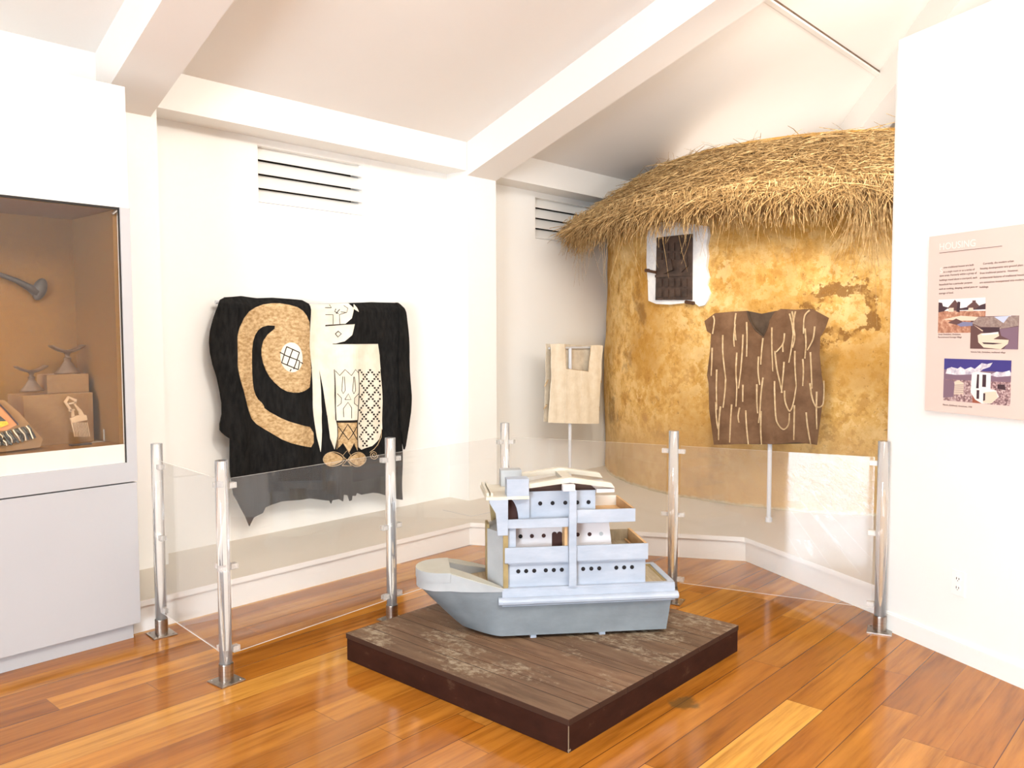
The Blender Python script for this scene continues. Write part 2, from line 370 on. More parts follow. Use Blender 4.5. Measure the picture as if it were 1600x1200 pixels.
# ceiling: the slope above the exhibits and the opposite slope behind the photographer
bm = B(); yr = -1.2; zr = ceil_z(yr)
loft(bm, [[(x, 5.1, ceil_z(5.1)), (x, yr, zr), (x, -6.5, zr-1.3), (x, -6.5, zr-1.15), (x, yr, zr+.15), (x, 5.1, ceil_z(5.1)+.15)] for x in (-5, 10.5)])
struct('ceiling', bm, M['ceil'])
# wall beam, pilasters, rafters
bm = B(); box(bm, -5, 10.3, PY, WY, 2.80, 3.08); struct('trim_1', bm, M['trim'])
for i, (a, b) in enumerate(((1.90, 2.225), (4.715, 5.045))):
    bm = B(); box(bm, a, b, PY-.004, WY, PL if i else 0, 2.81); struct('trim_%d' % (2+i), bm, M['wall'])
def rafter(name, x0, x1, zb, ztop, ylen=6.0):
    bm = B(); n = RD/RD.y
    rings = []
    for y in (PY-.004, PY-ylen):
        k = y-PY; dx = n.x*k; dz = n.z*k
        rings.append([(x0+dx, y, zb+dz), (x1+dx, y, zb+dz), (x1+dx, y, ztop+dz), (x0+dx, y, ztop+dz)])
    loft(bm, rings); return struct(name, bm, M['ceil'])
rafter('trim_4', 1.90, 2.19, 2.735, 3.08); rafter('trim_5', 4.715, 5.045, 2.76, 3.08)
# hip rafter over the hut, set into the ceiling slope
def on_ceiling(x, y, drop=0): return on_plane(x, y, (0, PY, CZ-drop), (0, .311, 1))
pa, pb_ = on_ceiling(1290, 255), on_ceiling(1440, 55)
d = (pb_-pa); side = d.cross(Vector((0, .311, 1))).normalized()*.16
dn = Vector((0, -.311, -1)).normalized()*.22
bm = B(); a2, b2 = pa-d*.8, pb_+d*1.2
loft(bm, [[p-side, p+side, p+side+dn, p-side+dn] for p in (a2, b2)]); struct('trim_6', bm, M['ceil'])

# platform with nosing
PF = [(1.78, 4.155), (4.165, 4.15), (5.055, 2.49), (4.50, 1.42)]
def offset_in(d): return [(1.78, 4.155+d), (4.165+d*.35, 4.15+d), (5.055+d*1.2, 2.49+d*.1), (4.50+d*1.1, 1.42-d*.5)]
bm = B(); back = [(4.9, .9), (10.3, .9), (10.3, WY), (1.78, WY)]
prism(bm, offset_in(.018)+back, 0, PL-.03); prism(bm, PF+back, PL-.03, PL)
ob = struct('platform', bm, [M['trim'], M['platform']])
for p in ob.data.polygons:
    if p.normal.z > .9: p.material_index = 1
# painted joints between the platform boards
sm = [on_z(*p, PL) for p in ((692, 797), (737, 807), (768, 800))]
bm = B()
for a, b in zip(sm, sm[1:]): rod(bm, a, b, .0025, 6)
o = struct('trim_7', bm, M['case'])

# right partition (free standing, with its own thickness) and its baseboard
A0 = Vector((4.357, 1.349, 0)); RU = Vector((-.464, -.886, 0)).normalized(); RN = Vector((RU.y, -RU.x, 0))
if RN.dot(CAM-A0) < 0: RN = -RN
def rw(s, z, off=0): return A0 + RU*s + RN*off + Vector((0, 0, z))
def on_rw(x, y, off=0):
    p = on_plane(x, y, A0+RN*off, RN); return (p-A0).dot(RU), p.z
def rw_box(bm, s0, s1, z0, z1, o0, o1, mi=0):
    loft(bm, [[rw(s0, z, o0), rw(s1, z, o0), rw(s1, z, o1), rw(s0, z, o1)] for z in (z0, z1)], mi=mi)
bm = B(); rw_box(bm, -.035, 3.2, 0, 2.94, 0, -.16); struct('wall_right', bm, M['wall_right'])
bm = B(); rw_box(bm, -.075, -.036, PL, 2.9, -.03, -.155); struct('trim_8', bm, M['ceil'])
bm = B(); rw_box(bm, -.02, 3.2, 0, .088, .014, 0); rw_box(bm, -.02, 3.2, .088, .096, .009, 0); struct('baseboard_right', bm, M['wall_right'])

# wall behind the photographer with a tall glazed door that lets the daylight in
DY0, DY1, DZ = -1.95, .60, 2.15
bm = B(); box(bm, -5, -4.8, -6.5, DY0, 0, 4.6); box(bm, -5, -4.8, DY1, WY, 0, 4.6); box(bm, -5, -4.8, DY0, DY1, DZ, 4.6); struct('wall_left', bm, M['wall'])
m = bpy.data.materials.new('daylight_pane'); m.use_nodes = True; nt = m.node_tree; nt.nodes.clear()
e = N(m, 'ShaderNodeEmission'); e.inputs[0].default_value = (.78, .89, 1, 1); e.inputs[1].default_value = 42; o_ = N(m, 'ShaderNodeOutputMaterial'); L(m, e.outputs[0], o_.inputs[0]); M['day'] = m
bm = B(); dm = (DY0+DY1)/2
for a, b in ((DY0, DY0+.05), (dm-.025, dm+.025), (DY1-.05, DY1)): box(bm, -4.86, -4.80, a, b, 0, DZ)
for a, b in ((0, .06), (DZ-.06, DZ)): box(bm, -4.86, -4.80, DY0+.05, DY1-.05, a, b)
dr = struct('door_1', bm, M['trim'])
for a, b in ((DY0+.05, dm-.025), (dm+.025, DY1-.05)):
    bm = B(); box(bm, -4.845, -4.84, a, b, .06, DZ-.06); obj('door_pane', bm, M['day'], dr)

# ------------------------------------------------------------------ louvre vents
def vent(x0, x1, label):
    t = thing('louvre_vent', label, 'vent', (x0, WY+.1, VZ[0]))
    bm = B(); box(bm, x0, x1, WY+.15, WY+.17, VZ[0], VZ[1]); obj('backing', bm, M['dark'], t)
    bm = B()
    box(bm, x0, x0+.022, WY+.002, WY+.15, VZ[0], VZ[1]); box(bm, x1-.07, x1, WY+.002, WY+.15, VZ[0], VZ[1])
    box(bm, x0+.022, x1-.07, WY+.002, WY+.15, VZ[0], VZ[0]+.02); box(bm, x0+.022, x1-.07, WY+.002, WY+.15, VZ[1]-.05, VZ[1])
    obj('frame', bm, M['trim'], t)
    for k in range(4):
        bm = B(); z = VZ[0]+.025+k*.093
        loft(bm, [[(x, WY+.018, z), (x, WY+.014, z+.012), (x, WY+.062, z+.090), (x, WY+.070, z+.082)] for x in (x0+.022, x1-.07)])
        obj('slat', bm, M['trim'], t)
vent(*VX[0], 'white wooden louvre vent in the wall above the black robe')
vent(*VX[1], 'shaded louvre vent half hidden by the thatch edge of the hut')

# ------------------------------------------------------------------ acrylic barrier: six posts, five sheets
POSTS = [(1.87, 4.06), (1.795, 3.292), (2.782, 3.362), (3.715, 3.405), (4.02, 2.41), (4.310, 1.383)]
PH = .968; PR = .0275
plabels = ['clear acrylic barrier post beside the display case corner', 'clear acrylic barrier post standing nearest, in front of the black robe',
           'clear acrylic barrier post at the left corner of the plinth', 'clear acrylic barrier post showing only its top behind the boat cabin',
           'clear acrylic barrier post behind the boat stern in front of the mud hut', 'clear acrylic barrier post at the end of the right wall']
dirs = [(Vector((*b, 0))-Vector((*a, 0))).normalized() for a, b in zip(POSTS, POSTS[1:])]
CLIPZ = (.135, .50, .855)
def make_post(label):
    t = thing('barrier_post', label, 'barrier post', (0, 0, 0), 0, 'acrylic barrier posts')
    bm = B(); box(bm, -.058, .058, -.058, .058, 0, .007); obj('base_plate', bm, M['steel'], t, bevel=.0015)
    bm = B(); lathe(bm, [(.031, .007), (.031, .078), (.0305, .082), (.0285, .082)], n=32); obj('sleeve', bm, M['steel'], t, smooth=False)
    for a, b in ((-1, -1), (-1, 1), (1, -1), (1, 1)):
        bm = B(); lathe(bm, [(.006, .007), (.005, .0095), (.002, .0105)], a*.043, b*.043, 12); obj('screw', bm, M['steel'], t)
    bm = B(); lathe(bm, [(.0001, .083), (PR, .083), (PR, PH-.002), (PR-.002, PH), (.0001, PH)], n=40); o = obj('acrylic_rod', bm, M['rod'], t, smooth=True)
    o.data.polygons.foreach_set('use_smooth', [abs(p.normal.z) < .5 for p in o.data.polygons])
    return t
p0 = make_post(plabels[0])
posts = []
for i, (x, y) in enumerate(POSTS):
    if i == 0: t = p0
    else:
        t = p0.copy(); COL.objects.link(t); t['label'] = plabels[i]
        for ch in p0.children:
            if ch.name.startswith('acrylic_rod') or ch.name.startswith('base') or ch.name.startswith('sleeve') or ch.name.startswith('screw'):
                c = ch.copy(); COL.objects.link(c); c.parent = t
    t.location = (x, y, 0)
    t.rotation_euler = (0, 0, math.atan2(dirs[min(i, 4)].y, dirs[min(i, 4)].x))
    posts.append(t)
for i, t in enumerate(posts):
    t.matrix_basis = Matrix.Translation((*POSTS[i], 0)) @ Matrix.Rotation(math.atan2(dirs[min(i, 4)].y, dirs[min(i, 4)].x), 4, 'Z')
    for z in CLIPZ:
        for dv in ([dirs[i]] if i < 5 else []) + ([-dirs[i-1]] if i > 0 else []):
            c = Vector((*POSTS[i], z)); mx = Matrix.Translation(c) @ Matrix.Rotation(math.atan2(dv.y, dv.x), 4, 'Z')
            bm = B(); box(bm, PR+.0005, PR+.036, -.014, -.0035, -.012, .012, mx); box(bm, PR+.0005, PR+.036, .0035, .014, -.012, .012, mx)
            box(bm, PR+.0005, PR+.010, -.0035, .0035, -.012, .012, mx)
            obj('clip', bm, M['clip'], t)
slabels = ['clear barrier sheet running back to the post by the display case', 'clear barrier sheet in front of the black robe between the two front posts',
           'clear barrier sheet passing behind the bow of the model boat', 'clear barrier sheet behind the boat cabin and upper decks', 'clear barrier sheet in front of the hut reflecting bright daylight']
for i, dv in enumerate(dirs):
    a = Vector((*POSTS[i], 0)); b = Vector((*POSTS[i+1], 0)); l = (b-a).length; g = PR+.012
    mx = Matrix.Translation(a) @ Matrix.Rotation(math.atan2(dv.y, dv.x), 4, 'Z')
    bm = B(); box(bm, g, l-g, -.003, .003, .115, .885, mx)
    o = tag(obj('barrier_sheet', bm, [M['pane'], M['edge']]), slabels[i], 'barrier sheet', 'clear barrier sheets')
    for p in o.data.polygons:
        if abs(p.normal.z) > .9: p.material_index = 1

# ------------------------------------------------------------------ plinth
PX0, PX1, PY0, PY1, PZ = 2.288, 3.592, 1.792, 3.100, .126
t = thing('display_plinth', 'low dark brown square plank plinth, scuffed, under the model boat', 'plinth', ((PX0+PX1)/2, (PY0+PY1)/2, 0))
bm = B(); box(bm, PX0+.004, PX1-.003, PY0+.003, PY1-.004, 0, PZ-.0245); obj('side_frame', bm, M['plinth_side'], t, bevel=.002)
bm = B(); n = 7; w = (PX1-PX0)/n
for k in range(n): box(bm, PX0+k*w+.001, PX0+(k+1)*w-.001, PY0, PY1, PZ-.024, PZ)
obj('plank_top', bm, M['plinth'], t, bevel=.002)
bm = B(); box(bm, PX0+.0030, PX0+.0055, PY0+.0020, PY0+.0045, .002, PZ-.026); box(bm, PX0+.0028, PX0+.016, PY0+.0018, PY0+.006, .006, .013); obj('chipped_corner', bm, M['chip'], t)

# ------------------------------------------------------------------ model boat (local frame: x to the stern, y away from the viewer, z up from the plinth)
BA = R(-41)
boat = thing('model_boat', 'grey and pale blue wooden model ship with portholes on the plinth', 'model ship', (2.93, 2.30, PZ), BA)
boat.matrix_basis = Matrix.Translation((2.93, 2.30, PZ)) @ Matrix.Rotation(BA, 4, 'Z')
def bp(name, bm, m, par=None, bevel=0, smooth=False): return obj(name, bm, m, par or boat, world=False, bevel=bevel, smooth=smooth)
TW = .335; TC = TW/2
def bow_arc(n, s0, tip, y0, y1):
    """half oval from the near side round the tip to the far side"""
    r = []; c = (y0+y1)/2; h = (y1-y0)/2
    for k in range(n+1):
        a = math.pi*k/n
        r.append((s0-(s0-tip)*math.sin(a)**.85, c-h*math.cos(a)))
    return r
def resample(pts, n):
    ds = [0]
    for a, b in zip(pts, pts[1:]): ds.append(ds[-1]+math.hypot(b[0]-a[0], b[1]-a[1]))
    r = []
    for k in range(n+1):
        t = ds[-1]*k/n; i = max(i for i in range(len(pts)-1) if ds[i] <= t+1e-9)
        f = (t-ds[i])/max(1e-9, ds[i+1]-ds[i]); r.append((pts[i][0]+(pts[i+1][0]-pts[i][0])*f, pts[i][1]+(pts[i+1][1]-pts[i][1])*f))
    return r
NB = 40
obow = resample([(-.295, 0), (-.40, .008), (-.48, .022)] + bow_arc(24, -.53, -.676, .040, TW-.040) + [(-.48, TW-.022), (-.40, TW-.008), (-.295, TW)], NB)
half = [(-.303+.0-(.167*(k/10)**.9), .004+(TC-.006)*(k/10)**1.25) for k in range(11)]
lbow = resample(half + [(a, TW-b) for a, b in half[::-1]], NB)
bm = B(); rings = []
for h in [k/8 for k in range(9)]:
    g = h**.92; z = .017+.209*h
    rings.append([(.462+.033*h, 0, z), (.1, 0, z)] + [(b[0]+(a[0]-b[0])*g, b[1]+(a[1]-b[1])*g, z) for a, b in zip(obow, lbow)] + [(.1, TW, z), (.462+.033*h, TW, z)])
loft(bm, rings); hl = bp('hull', bm, M['hull'], smooth=True); hl.data.set_sharp_from_angle(angle=R(28))
# raised bow: U shaped bulwark whose top falls towards the cabin
inner = [(-.300, .028), (-.345, .058), (-.44, .112), (-.527, .138), (-.527, .232), (-.44, .250), (-.345, .290), (-.300, .312)]
out_b = [(-.295, -.004), (-.40, .004), (-.48, .018)] + bow_arc(14, -.53, -.682, .036, TW-.036) + [(-.48, TW-.018), (-.40, TW-.004), (-.295, TW+.004)]
def bowz(s): return .303 if s < -.52 else .303-(s+.52)/.225*.066
def u_shape(bm, zf, zb):
    poly = out_b + inner[::-1]
    top = [bm.verts.new((s, y, zf(s))) for s, y in poly]; bot = [bm.verts.new((s, y, zb(s))) for s, y in poly]; n = len(poly)
    bm.faces.new(top); bm.faces.new(bot[::-1])
    for i in range(n): bm.faces.new((top[i], top[(i+1) % n], bot[(i+1) % n], bot[i]))
    bm.normal_update(); bmesh.ops.triangulate(bm, faces=[f for f in bm.faces if len(f.verts) > 4], ngon_method='EAR_CLIP')
bm = B(); u_shape(bm, lambda s: bowz(s)-.004, lambda s: .222); bb = bp('bow_bulwark', bm, M['boat_grey'], smooth=True); bb.data.set_sharp_from_angle(angle=R(30))
bm = B(); u_shape(bm, bowz, lambda s: bowz(s)-.0035); bp('bulwark_cap', bm, M['boat_top'], bb)
bm = B(); cp = [p for p in out_b if p[0] < -.52]; prism(bm, [(s-.003 if s < -.55 else s, TC+(y-TC)*1.015) for s, y in cp], .262, .3055); k_ = bp('bow_block', bm, [M['boat_grey'], M['boat_top']], bb, smooth=True); k_.data.set_sharp_from_angle(angle=R(30))
for p in k_.data.polygons: p.material_index = 1 if p.normal.z > .9 else 0
bm = B(); prism(bm, [(-.53, .05), (-.30, .01), (-.30, .32), (-.53, .28)], .222, .236); bp('fore_deck', bm, M['deckwood'])
# main bulwark, deck and rubbing strake
bm = B()
box(bm, -.295, .50, -.003, .022, .222, .236); box(bm, -.295, .50, TW-.022, TW+.003, .222, .236); box(bm, .475, .503, .022, TW-.022, .19, .236)
bp('deck_rim', bm, M['boat'])
bm = B(); box(bm, .36, .476, .02, TW-.02, .2265, .2285); bp('aft_deck', bm, M['deckwood'])
bm = B(); box(bm, .462, .476, .022, TW-.022, .2285, .231); box(bm, .36, .476, TW-.03, TW-.022, .2285, .236); bp('deck_batten', bm, M['olive'])
def strake(y, sg):
    bm = B(); prof = [(0, .163), (.020, .165), (.030, .172), (.032, .182), (.028, .191), (.016, .196), (0, .197)]
    loft(bm, [[(s, y+sg*a*k, z) for a, z in prof] for s, k in ((-.318, .8), (-.30, 1), (.50, 1), (.512, .9))]); bp('rubbing_strake', bm, M['boat_cream'] if 0 else M['boat'])
strake(-.002, -1); strake(TW+.002, 1)
bm = B(); box(bm, -.30, .50, -.006, 0, .155, .226); bp('side_plank', bm, M['boat'])
for s, y in ((-.155, .012), (.165, .012), (-.155, TW-.04), (.165, TW-.04)):
    bm = B(); box(bm, s-.015, s+.012, y, y+.028, 0, .022); bp('keel_block', bm, M['boat'])
# deck house 1
def ports(par, lst, y, z, r=.0095, m='hole'):
    for k, s in enumerate(lst):
        bm = B(); n = 20
        loft(bm, [[(s+r*math.cos(2*math.pi*q/n), yy, z+r*math.sin(2*math.pi*q/n)) for q in range(n)] for yy in (y-.0016, y+.004)]); bp('porthole', bm, M[m if isinstance(m, str) else m[k]], par)
bm = B(); box(bm, -.275, .368, .022, TW-.022, .226, .352); h1 = bp('lower_deckhouse', bm, M['boat'], bevel=.0015)
ports(h1, [-.224, -.188, -.151, -.098, -.061, -.024, .075, .113, .150, .230, .267, .304], .022, .3065)
bm = B(); prism(bm, [(-.292, .018), (-.355, .118), (-.355, TW-.118), (-.292, TW-.018)], .232, .485); w1 = bp('bridge_front', bm, M['boat_grey'])
bm = B(); prism(bm, [(-.357, .122), (-.357, TW-.122), (-.345, TW-.122), (-.345, .122)], .236, .503); bp('front_board', bm, M['olive'], w1)
bm = B(); box(bm, -.294, -.272, .004, .018, .232, .485); bp('corner_post', bm, M['olive'], w1)
# balcony 1
bm = B(); box(bm, -.287, .374, .004, TW-.006, .345, .358); b1 = bp('lower_balcony', bm, M['boat'])
for s0, s1 in ((-.287, .003), (.037, .374)):
    bm = B(); box(bm, s0, s1, .000, .012, .350, .420); bp('parapet', bm, M['boat'], b1, bevel=.0012)
bm = B(); box(bm, .363, .376, .012, TW-.012, .352, .417); bp('end_parapet', bm, M['barewood'], b1)
bm = B(); box(bm, .2, .363, TW-.016, TW-.006, .352, .412); bp('rear_parapet', bm, M['deckwood'], b1)
bm = B(); box(bm, .345, .355, .012, TW-.016, .358, .366); bp('floor_batten', bm, M['barewood'], b1)
bm = B(); box(bm, .225, .363, .012, TW-.016, .358, .3595); bp('balcony_floor', bm, M['deckwood'], b1)
# deck house 2, raked at the stern end
bm = B(); loft(bm, [[(-.282, y, .358), (.227, y, .358), (.206, y, .530), (-.282, y, .530)] for y in (.080, TW-.06)]); h2 = bp('middle_deckhouse', bm, M['boat_white'])
bm = B(); box(bm, -.282, -.235, .020, .0795, .358, .530); bp('side_cheek', bm, M['boat'], h2)
ports(h2, [-.206, -.153, -.098, .061, .117, .172], .080, .452, .0095, ['hole', 'maroon', 'maroon', 'maroon', 'maroon', 'boat_grey'])
bm = B(); pts = [(-.060, .36), (.012, .36), (.012, .462)]
for cx in (0, -.024, -.048):
    for k in range(7):
        a = math.pi*k/6; pts.append((cx+.012*math.cos(a), .458+.011*math.sin(a)))
prism_xz(bm, pts, .0780, .084); bp('arched_doorway', bm, M['maroon'], h2)
bm = B(); box(bm, -.012, .001, .016, .079, .36, .512); bp('door_board', bm, M['barewood'], h2)
# balcony 2
bm = B(); box(bm, -.282, .31, .006, TW-.006, .522, .534); b2_ = bp('upper_balcony', bm, M['boat'])
bm = B(); box(bm, -.282, .003, .000, .012, .508, .548); bp('parapet', bm, M['boat'], b2_, bevel=.0012)
bm = B(); box(bm, .037, .313, .000, .012, .524, .583); bp('parapet', bm, M['boat'], b2_, bevel=.0012)
bm = B(); box(bm, .302, .312, .012, TW-.01, .534, .583); bp('end_parapet', bm, M['barewood'], b2_)
bm = B(); box(bm, .12, .302, TW-.018, TW-.008, .534, .583); bp('rear_parapet', bm, M['cream'], b2_)
bm = B(); box(bm, .142, .302, .012, TW-.018, .534, .5355); bp('balcony_floor', bm, M['barewood'], b2_)
# top house with pitched open roof
bm = B(); box(bm, -.170, .138, .05, TW-.05, .534, .664); h3 = bp('upper_cabin', bm, M['boat'], bevel=.0015)
ports(h3, [-.119, -.062, -.003, .0525, .105], .05, .6085, .0095)
bm = B(); box(bm, .139, .222, .03, TW-.04, .655, .672); bp('roof_plate', bm, M['boat_white'], h3)
rf = None
def gable(y0, y1, dz, ds):
    bm = B()
    loft(bm, [[(-.178+ds, y, .684+dz), (.012+ds, y, .707+dz), (.222+ds, y, .676+dz), (.205+ds, y, .700+dz), (.012+ds, y, .730+dz), (-.178+ds, y, .704+dz)] for y in (y0, y1)])
    return bm
rf = bp('roof', gable(.018, .055, 0, 0), M['boat_cream'], None, bevel=.001)
bp('rear_roof_board', gable(TW-.075, TW-.035, .006, 0), M['boat_cream'], rf, bevel=.001)
bm = B(); box(bm, -.012, .036, .055, TW-.075, .700, .722); bp('ridge_beam', bm, M['boat_cream'], rf)
bm = B(); box(bm, -.17, .205, .055, TW-.075, .664, .668); bp('roof_void', bm, M['maroon'], rf)
bm = B(); box(bm, .003, .037, -.014, -.001, .237, .676); pst = bp('side_post', bm, M['boat'], None, bevel=.0015)
bm = B(); box(bm, -.026, .030, -.018, .016, .674, .702); bp('post_cap', bm, M['boat_white'], pst, bevel=.0015)
# forward visor with funnels and brackets
bm = B(); box(bm, -.371, -.176, .0, TW-.02, .639, .653); vz = bp('visor', bm, M['boat_cream'], bevel=.001)
for s in (-.366, -.348):
    bm = B(); box(bm, s, s+.010, .02, TW-.03, .653, .668); bp('visor_strip', bm, M['boat_cream'], vz)
for y in (.002, TW-.085):
    bm = B(); box(bm, -.277, -.177, y, y+.075, .653, .731); bp('funnel', bm, M['boat'] if y < .1 else M['boat_grey'], vz, bevel=.001)
br = [(-.357, .639), (-.357, .628), (-.326, .578), (-.319, .478), (-.273, .478), (-.272, .639)]
for y in (-.002, TW-.03):
    bm = B(); prism_xz(bm, br, y, y+.016); bp('bracket', bm, M['boat'] if y < .1 else M['olive'], vz, bevel=.001)
ar = [(-.172, .534), (-.172, .639), (-.268, .639)]
for k in range(11):
    a = math.pi/2*k/10; ar.append((-.268+.047*math.sin(a), .534+.105*math.cos(a)))
bm = B(); prism_xz(bm, ar, .030, .050); bp('arched_side', bm, M['boat'], vz)
bm = B(); box(bm, -.270, -.18, .052, TW-.04, .534, .639); bp('bridge_recess', bm, M['maroon'], vz)

# ------------------------------------------------------------------ mud hut
HC = Vector((8.05, 3.17)); HR = 2.10; HF = math.atan2(-HC.y, -HC.x)   # bearing of the viewer
hut = thing('mud_hut', 'round ochre mud hut with thatched roof and carved shutter', 'hut', (HC.x, HC.y, PL))
def hpt(a, r, z): return Vector((HC.x+r*math.cos(a), HC.y+r*math.sin(a), z))
def on_hut(x, y, r=HR):
    d = ray(x, y); a = d.x**2+d.y**2; b = -2*(d.x*HC.x+d.y*HC.y); c = HC.length_squared-r*r
    p = CAM + d*((-b-math.sqrt(b*b-4*a*c))/(2*a)); return math.atan2(p.y-HC.y, p.x-HC.x) % (2*math.pi), p.z
def clip_hut(bm):
    for co, no in (((0, WY-.004, 0), (0, 1, 0)), ((10.29, 0, 0), (1, 0, 0))):
        bmesh.ops.bisect_plane(bm, geom=bm.verts[:]+bm.edges[:]+bm.faces[:], plane_co=co, plane_no=no, clear_outer=True)
bm = B(); n = 220; zs = [PL, PL+.03, PL+.07]+[PL+.14+.09*k for k in range(26)]
from mathutils import noise as mn
def bulge(a, z):
    p = Vector((HR*math.cos(a), HR*math.sin(a), z)); v = mn.noise(p*1.3)*.030+mn.noise(p*4.5)*.010
    if z < PL+.05: v += mn.noise(p*16)*.022
    return v*(0 if abs(z-PL) < 1e-6 and 0 else 1)
loft(bm, [[hpt(2*math.pi*k/n, HR+bulge(2*math.pi*k/n, z), z) for k in range(n)] for z in zs]); clip_hut(bm); obj('mud_wall', bm, M['mud'], hut, smooth=True)
# shutter in a whitewashed opening
def hut_sheet(px, r0, thick, m, name, par, step=.03, rough_edge=0):
    poly = [on_hut(x, y) for x, y in px]; poly = [((a-HF) % (2*math.pi), z) for a, z in poly]
    poly = [((a-2*math.pi if a > math.pi else a)*HR, z) for a, z in poly]
    bm = B(); sheet(bm, poly, lambda u, w, d: hpt(HF+u/HR, r0-d, w), step, thick); return obj(name, bm, m, par)
wpx = [(1016, 365), (1024, 352), (1045, 345), (1072, 347), (1092, 352), (1108, 354), (1110, 368), (1107, 384), (1109, 400), (1107, 418), (1111, 434), (1108, 446), (1113, 458), (1109, 470), (1104, 477), (1096, 479), (1088, 473), (1070, 474), (1050, 476), (1030, 475), (1018, 470), (1017, 440), (1015, 410)]
sur = hut_sheet(wpx, HR+.034, .06, M['limewash'], 'whitewashed_surround', hut)
spx = [(1033, 372), (1087, 366), (1086, 469), (1031, 469)]
sh = hut_sheet(spx, HR+.050, .03, M['carved'], 'shutter', hut)
for (x0, y0, x1, y1) in [(1036+k*9.5, yy, 1042+k*9.5, yy+h) for k in range(5) for yy, h in ((380, 12), (396, 10), (436, 12), (452, 12))]:
    hut_sheet([(x0, y0), (x1, y0), (x1, y1), (x0, y1)], HR+.060, .014, M['carved'], 'carved_block', sh, .05)
hut_sheet([(1032, 430), (1086, 427), (1086, 431), (1032, 434)], HR+.062, .014, M['carved'], 'cross_rail', sh, .05)
hut_sheet([(1043, 408), (1056, 404), (1060, 422), (1047, 428)], HR+.068, .02, M['carved'], 'carved_figure', sh, .05)
hut_sheet([(1066, 412), (1080, 402), (1082, 416), (1072, 426)], HR+.066, .02, M['carved'], 'carved_figure', sh, .05)
a1, z1 = on_hut(1019, 423); a2, z2 = on_hut(1034, 426); bm = B(); rod(bm, hpt(a1, HR+.06, z1), hpt(a2, HR+.065, z2), .012, 8); rod(bm, hpt(a1, HR+.03, z1), hpt(a1, HR+.07, z1), .016, 8); obj('hinge_pin', bm, M['iron'], sh)
a1, z1 = on_hut(1076, 472); a2, z2 = on_hut(1090, 474); bm = B(); rod(bm, hpt(a1, HR+.04, z1), hpt(a2, HR+.05, z2), .014, 8); obj('sill_peg', bm, M['iron'], sh)
# roof
RT, ZT, RE, ZE = 1.62, 3.055, 2.52, 2.45
bm = B(); n = 120
prof = [(RT-.14, 2.5), (RT-.14, ZT-.01), (RT+.03, ZT-.005), (RT+.06, ZT-.04), (2.1, 2.77), (RE-.03, ZE+.03), (RE, ZE-.03), (RE-.06, ZE-.08), (2.16, 2.46)]
loft(bm, [[hpt(2*math.pi*k/n, r+.015*math.sin(k*1.7), z) for k in range(n)] for r, z in prof], cap=False); clip_hut(bm); roof = obj('thatched_roof', bm, M['thatch_base'], hut, smooth=True)
bm = B(); loft(bm, [[hpt(2*math.pi*k/160, r, z) for k in range(160)] for r, z in ((RT-.16, ZT-.1), (RT-.16, ZT+.02), (RT+.012, ZT+.02), (RT+.03, ZT-.02))], cap=False); clip_hut(bm); obj('mud_rim', bm, M['mud'], roof)
verts = []; faces = []
rnd = random.Random(3)
def straw(p, d, l, r, droop):
    if max(p.y, (p+d.normalized()*l).y) > WY-.012 or p.x > 10.2: return
    d = d.normalized(); a = d.cross(Vector((rnd.uniform(-1, 1), rnd.uniform(-1, 1), rnd.uniform(-1, 1)))).normalized(); b = d.cross(a)
    bend = Vector((rnd.uniform(-.2, .2), rnd.uniform(-.2, .2), -droop)); base = len(verts)
    for i in range(4):
        f = i/3; c = p+d*(l*f)+bend*(l*f*f); rr = r*(1-.55*f)
        for k in range(3): verts.append(c+(a*math.cos(2.0944*k)+b*math.sin(2.0944*k))*rr)
    for i in range(3):
        for k in range(3):
            q = base+3*i; faces.append((q+k, q+(k+1) % 3, q+3+(k+1) % 3, q+3+k))
    faces.append((base+11, base+10, base+9))
nz = Vector((0, 0, 1))
for i in range(17000):
    a = HF+rnd.uniform(-1.85, 1.25); f = rnd.random()**1.15
    r0 = RT+.02+(RE-RT-.02)*f; z0 = ZT-.03+(ZE-ZT+.03)*((r0-RT)/(RE-RT))
    out = Vector((math.cos(a), math.sin(a), 0)); tan = Vector((-math.sin(a), math.cos(a), 0)); dn_ = (out*(RE-RT)+nz*(ZE-ZT)).normalized(); nrm = (out*(ZT-ZE)+nz*(RE-RT)).normalized()
    th = rnd.gauss(0, 1.0)+.2
    d = dn_*math.cos(th)+tan*math.sin(th)+nrm*rnd.uniform(-.08, .34)
    straw(hpt(a, r0, z0)+nrm*rnd.uniform(-.005, .05), d, rnd.uniform(.12, .34)*(1-.3*f), rnd.uniform(.0024, .0052), rnd.uniform(0, .3))
for i in range(1500):      # coarse loose stems lying every way over the roof
    a = HF+rnd.uniform(-1.85, 1.25); f = rnd.random(); r0 = RT+.04+(RE-RT-.04)*f; z0 = ZT-.03+(ZE-ZT+.03)*((r0-RT)/(RE-RT))
    out = Vector((math.cos(a), math.sin(a), 0)); tan = Vector((-math.sin(a), math.cos(a), 0)); nrm = (out*(ZT-ZE)+nz*(RE-RT)).normalized(); dn_ = (out*(RE-RT)+nz*(ZE-ZT)).normalized(); th = rnd.uniform(-2.2, 2.2)
    straw(hpt(a, r0, z0)+nrm*rnd.uniform(.03, .075), dn_*math.cos(th)+tan*math.sin(th)+nrm*rnd.uniform(-.05, .25), rnd.uniform(.14, .38), rnd.uniform(.0034, .0062), rnd.uniform(0, .3))
